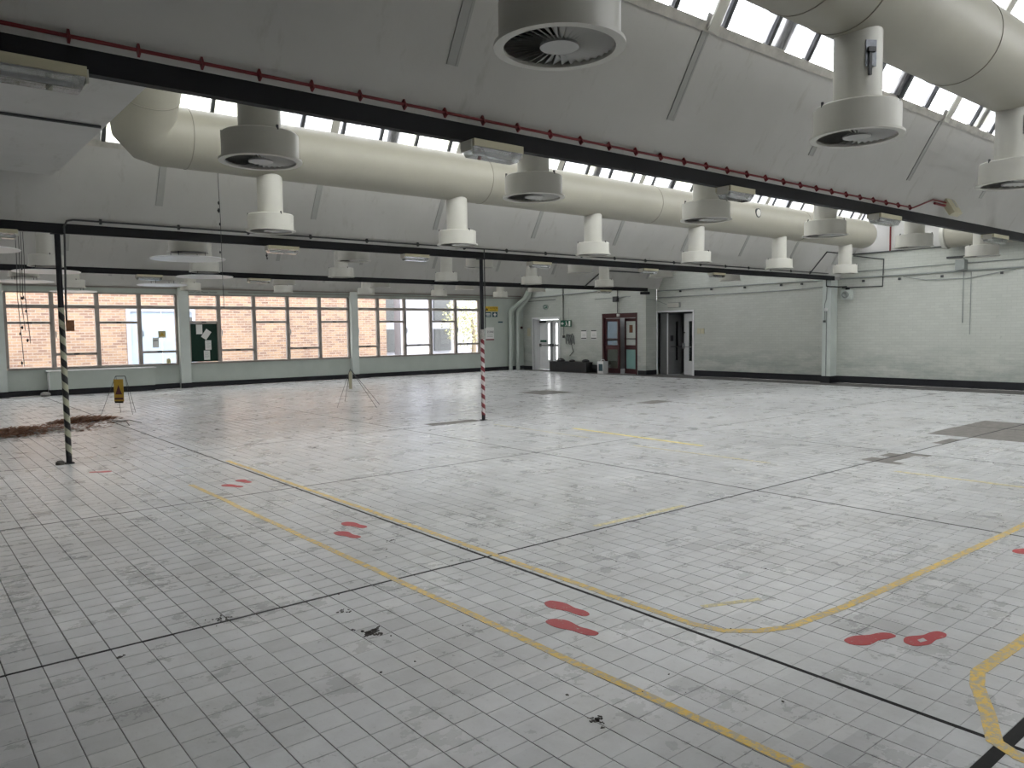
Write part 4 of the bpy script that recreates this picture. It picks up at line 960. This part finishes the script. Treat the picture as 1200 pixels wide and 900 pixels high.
# ---------------------------------------------------------------- easel signs
def easel(x, y, rz, board_front, label):
    t = empty('folding_floor_sign', (x, y, 0), label, 'floor sign', rz=rz)
    H = .80
    feet = [(-.33, -.22), (-.16, .26), (.16, .26), (.33, -.22)] 
    for fx, fy in feet:
        tx = .10*(1 if fx > 0 else -1)
        link_mesh('wire_leg', MB().tube([(fx, fy, .003), (tx, .01*(1 if fy > 0 else -1), H)], .005, 6).mesh('wire_leg', 'wire'), t)
    link_mesh('top_bar', MB().tube([(-.10, 0, H), (.10, 0, H)], .008, 6).mesh('top_bar', 'wire'), t)
    return t
t = easel(3.85, 17.8, R(-39), True, 'yellow warning panel on a thin wire easel near the radiator casing')
pn_ = MB().box(-.10, .10, -.10, -.09, .27, .74).mesh('panel', 'dyellow'); link_mesh('panel', pn_, t)
link_mesh('pictogram', MB().prism([(-.07, .42), (.07, .42), (0, .62)], 1, -.106, -.101).mesh('pictogram', 'maroon'), t); link_mesh('print_line', MB().box(-.09, .09, -.106, -.101, .31, .35).mesh('print_line', 'maroon'), t); link_mesh('print_line', MB().box(-.09, .09, -.106, -.101, .24, .28).mesh('print_line', 'black'), t)
t = empty('folding_floor_sign', (8.35, 16.0, 0), 'bare wire easel seen edge-on before the second pilaster', 'floor sign')
top = (.12, .38, .80)
for fx, fy in ((-.66, -.47), (.0, -1.04), (.40, -.47), (.20, .85)):
    link_mesh('wire_leg', MB().tube([(fx, fy, .003), top], .006 , 6).mesh('wire_leg', 'wire'), t)
link_mesh('panel', MB().box(-.012, .012, -.035, .035, -.22, .20).mesh('panel', 'ivory'), t, (.14, .42, .55), (0, 0, R(50)))

# ---------------------------------------------------------------- litter
def flakes(n, fn, smin, smax, hmax, seed):
    r = random.Random(seed); b = MB(); 
    for _ in range(n):
        x, y, z = fn(r); s = r.uniform(smin, smax); a = r.uniform(0, 2*PI); k = r.choice((3, 4, 5)); tl = r.uniform(-.5, .5)*min(1, z*40+.15)*hmax*10
        pts = []
        for q in range(k):
            an = a+2*PI*q/k+r.uniform(-.3, .3); rr = s*r.uniform(.55, 1); pts.append((x+rr*math.cos(an)*r.uniform(.6, 1.3), y+rr*math.sin(an)))
        nn = len(b.v); z0 = max(.0004, z)
        for px_, py_ in pts: b.v.append((px_, py_, z0+max(0, (px_-x)*tl+s*abs(tl)))) 
        for px_, py_ in pts: b.v.append((px_, py_, b.v[nn][2]*0+z0+max(0, (px_-x)*tl+s*abs(tl))+.0025)) 
        b.f.append(list(range(nn, nn+k))[::-1]); b.f.append(list(range(nn+k, nn+2*k))); b.k += [0, 0]
        for q in range(k): b.f.append([nn+q, nn+(q+1) % k, nn+k+(q+1) % k, nn+k+q]); b.k.append(0)
    return b
def pile(c, rx, ry, ang, h):
    def fn(r):
        rr = math.sqrt(r.random())*r.uniform(.5, 1.05); a = r.uniform(0, 2*PI); u, v = rr*math.cos(a)*rx, rr*math.sin(a)*ry
        return c[0]+u*math.cos(ang)-v*math.sin(ang), c[1]+u*math.sin(ang)+v*math.cos(ang), max(0, h*(1-rr))*r.random()
    return fn
tag(flakes(1500, pile((1.62, 15.55), 1.0, .62, R(38), .10), .02, .07, .1, 1).obj('leaf_litter', 'brown'), 'heap of brown leaf litter left of the striped left post', 'litter', kind='stuff')
tag(flakes(1000, pile((2.95, 16.9), .75, .50, R(20), .09), .02, .07, .1, 2).obj('leaf_litter', 'brown'), 'smaller brown heap of litter right of the striped left post', 'litter', kind='stuff')
tag(flakes(450, pile((2.35, 15.9), 1.5, 1.0, R(45), .02), .015, .06, .1, 4).obj('litter_scatter', 'brown'), 'brown scraps scattered between the two litter heaps', 'litter', kind='stuff')
tag(flakes(120, pile((2.0, 15.4), 1.2, .7, R(45), .03), .03, .09, .1, 6).obj('paint_scraps', 'greyflake'), 'pale plaster scraps lying in the litter heap', 'litter', kind='stuff')
tag(flakes(90, lambda r: (r.uniform(2.2, 8.5), r.uniform(10, 18), 0), .012, .05, .1, 8).obj('paint_flakes', 'flake'), 'dark flakes scattered over the far left floor', 'debris', kind='stuff')
tag(flakes(170, lambda r: (r.uniform(1.2, 14), r.uniform(1.5, 16), 0), .004, .013, .1, 9).obj('floor_grit', 'flake'), 'small dark specks scattered over the tiles', 'debris', kind='stuff')
def marks(c, n, sp, s, seed, label, k=(1, 1, 0)):
    def fn(r):
        u, v = r.gauss(0, sp)*k[0], r.gauss(0, sp)*k[1]
        if k[1] < 1 and r.random() < .4: u, v = v, u*1.3
        return c[0]+u*math.cos(k[2])-v*math.sin(k[2]), c[1]+u*math.sin(k[2])+v*math.cos(k[2]), 0
    tag(flakes(n, fn, s*.3, s, .0, seed).obj('floor_stain', 'flake'), label, 'stain', kind='stuff')
marks((2.0, 3.70), 70, .040, .016, 11, 'broken dark adhesive mark on the tiles in the lower left foreground', (1, .28, R(30)))
marks((2.03, 4.10), 20, .022, .010, 12, 'small dark mark above the larger one in the left foreground')
marks((2.25, 2.22), 34, .018, .011, 13, 'small dark smear on the tiles at the bottom centre')
marks((1.43, 4.47), 26, .030, .010, 14, 'dark smear on the joint at the left foreground', (1, .3, R(-20)))
marks((3.03, 5.25), 22, .024, .010, 16, 'small dark mark between the long yellow lines')
marks((.87, 4.27), 3, .01, .02, 17, 'black speck on the tiles at the left')
b = MB()
b.tube([(3.35, 16.35, .02), (3.5, 15.9, .03), (3.42, 15.3, .01)], .008, 6); b.tube([(3.2, 16.0, .02), (3.6, 16.1, .03), (3.7, 15.6, .01)], .007, 6)
tag(b.obj('twig', 'flake'), 'dark twigs at the right end of the litter', 'twig')

# ---------------------------------------------------------------- outside
tag(MB().box(-30, 60, YW+.2, 75, -.3, -.12).box(XW+.3, 60, -20, YW+.2, -.3, -.12).obj('ground', 'asphalt'), 'pale concrete yard outside the windows', 'ground', kind='structure')
bb = empty('brick_building', (5, 31.5, 0), 'pale buff brick building filling the view through the windows', 'building')
w = MB(); YE = 31.5
w.box(-14, 7.1, YE, YE+.3, -.15, 5.2); w.box(9.6, 18.2, YE, YE+.3, -.15, 5.2); w.box(7.1, 9.6, YE, YE+.3, 2.67, 5.2); w.box(18.0, 18.2, YE+.3, 40, -.15, 5.2)
w.obj('brick_wall', 'brick', bb)
f = MB().box(7.1, 7.24, YE-.05, YE+.1, -.12, 2.67).box(9.46, 9.6, YE-.05, YE+.1, -.12, 2.67).box(7.24, 9.46, YE-.05, YE+.1, 2.55, 2.67); f.obj('door_frame', 'exteriorwhite', bb)
MB().box(7.24, 8.34, YE, YE+.06, -.12, 2.55).obj('door', 'bluedoor', bb); MB().box(8.36, 9.46, YE, YE+.06, -.12, 2.55).obj('door', 'bluedoor', bb)
gb = empty('rendered_building', (21, 36, 0), 'white rendered and glazed building beyond the right-hand window', 'building')
MB().box(19.4, 21.0, 32.2, 32.8, -.15, 6).obj('white_pier', 'exteriorwhite', gb); MB().box(18.4, 27, 36, 36.4, -.15, 6).obj('rear_wall', 'exteriorwhite', gb)
for k in range(4):
    for z in (.6, 2.3): MB().box(19.0+k*1.6, 20.1+k*1.6, 35.9, 35.99, z, z+1.2).obj('window', 'bar', gb)
rt_ = random.Random(21)
for (tx, ty, rr, tz, lb) in ((24.6, 33.4, 1.7, 2.2, 'bushy pale green tree outside the right-hand window'),):
    t = empty('tree', (tx, ty, -.12), lb, 'tree'); MB().tube([(tx, ty, -.12), (tx+.1, ty, 1.2), (tx, ty+.1, 2.4)], [.16, .12, .06], 8).obj('trunk', 'bark', t)
    b = MB()
    for _ in range(2600):
        u = rt_.gauss(0, 1); v = rt_.gauss(0, 1); q = rt_.gauss(0, 1); n_ = math.sqrt(u*u+v*v+q*q); s = rr*rt_.random()**.4/n_; s2 = rt_.uniform(.04, .09)
        x, y, z = tx+u*s, ty+v*s, tz+q*s*.9
        if z < 0: continue
        a = Vector((rt_.uniform(-1,1), rt_.uniform(-1,1), rt_.uniform(-1,1))).normalized()*s2; c = a.cross(Vector((rt_.uniform(-1,1), 0, 1))).normalized()*s2*.6
        nn = len(b.v); p = Vector((x, y, z)); b.v += [tuple(p-a), tuple(p+c), tuple(p+a), tuple(p-c)]; b.f.append([nn, nn+1, nn+2, nn+3]); b.k.append(0)
    b.obj('foliage', 'leaf', t)['kind'] = 'stuff'
bpy.context.view_layer.update()
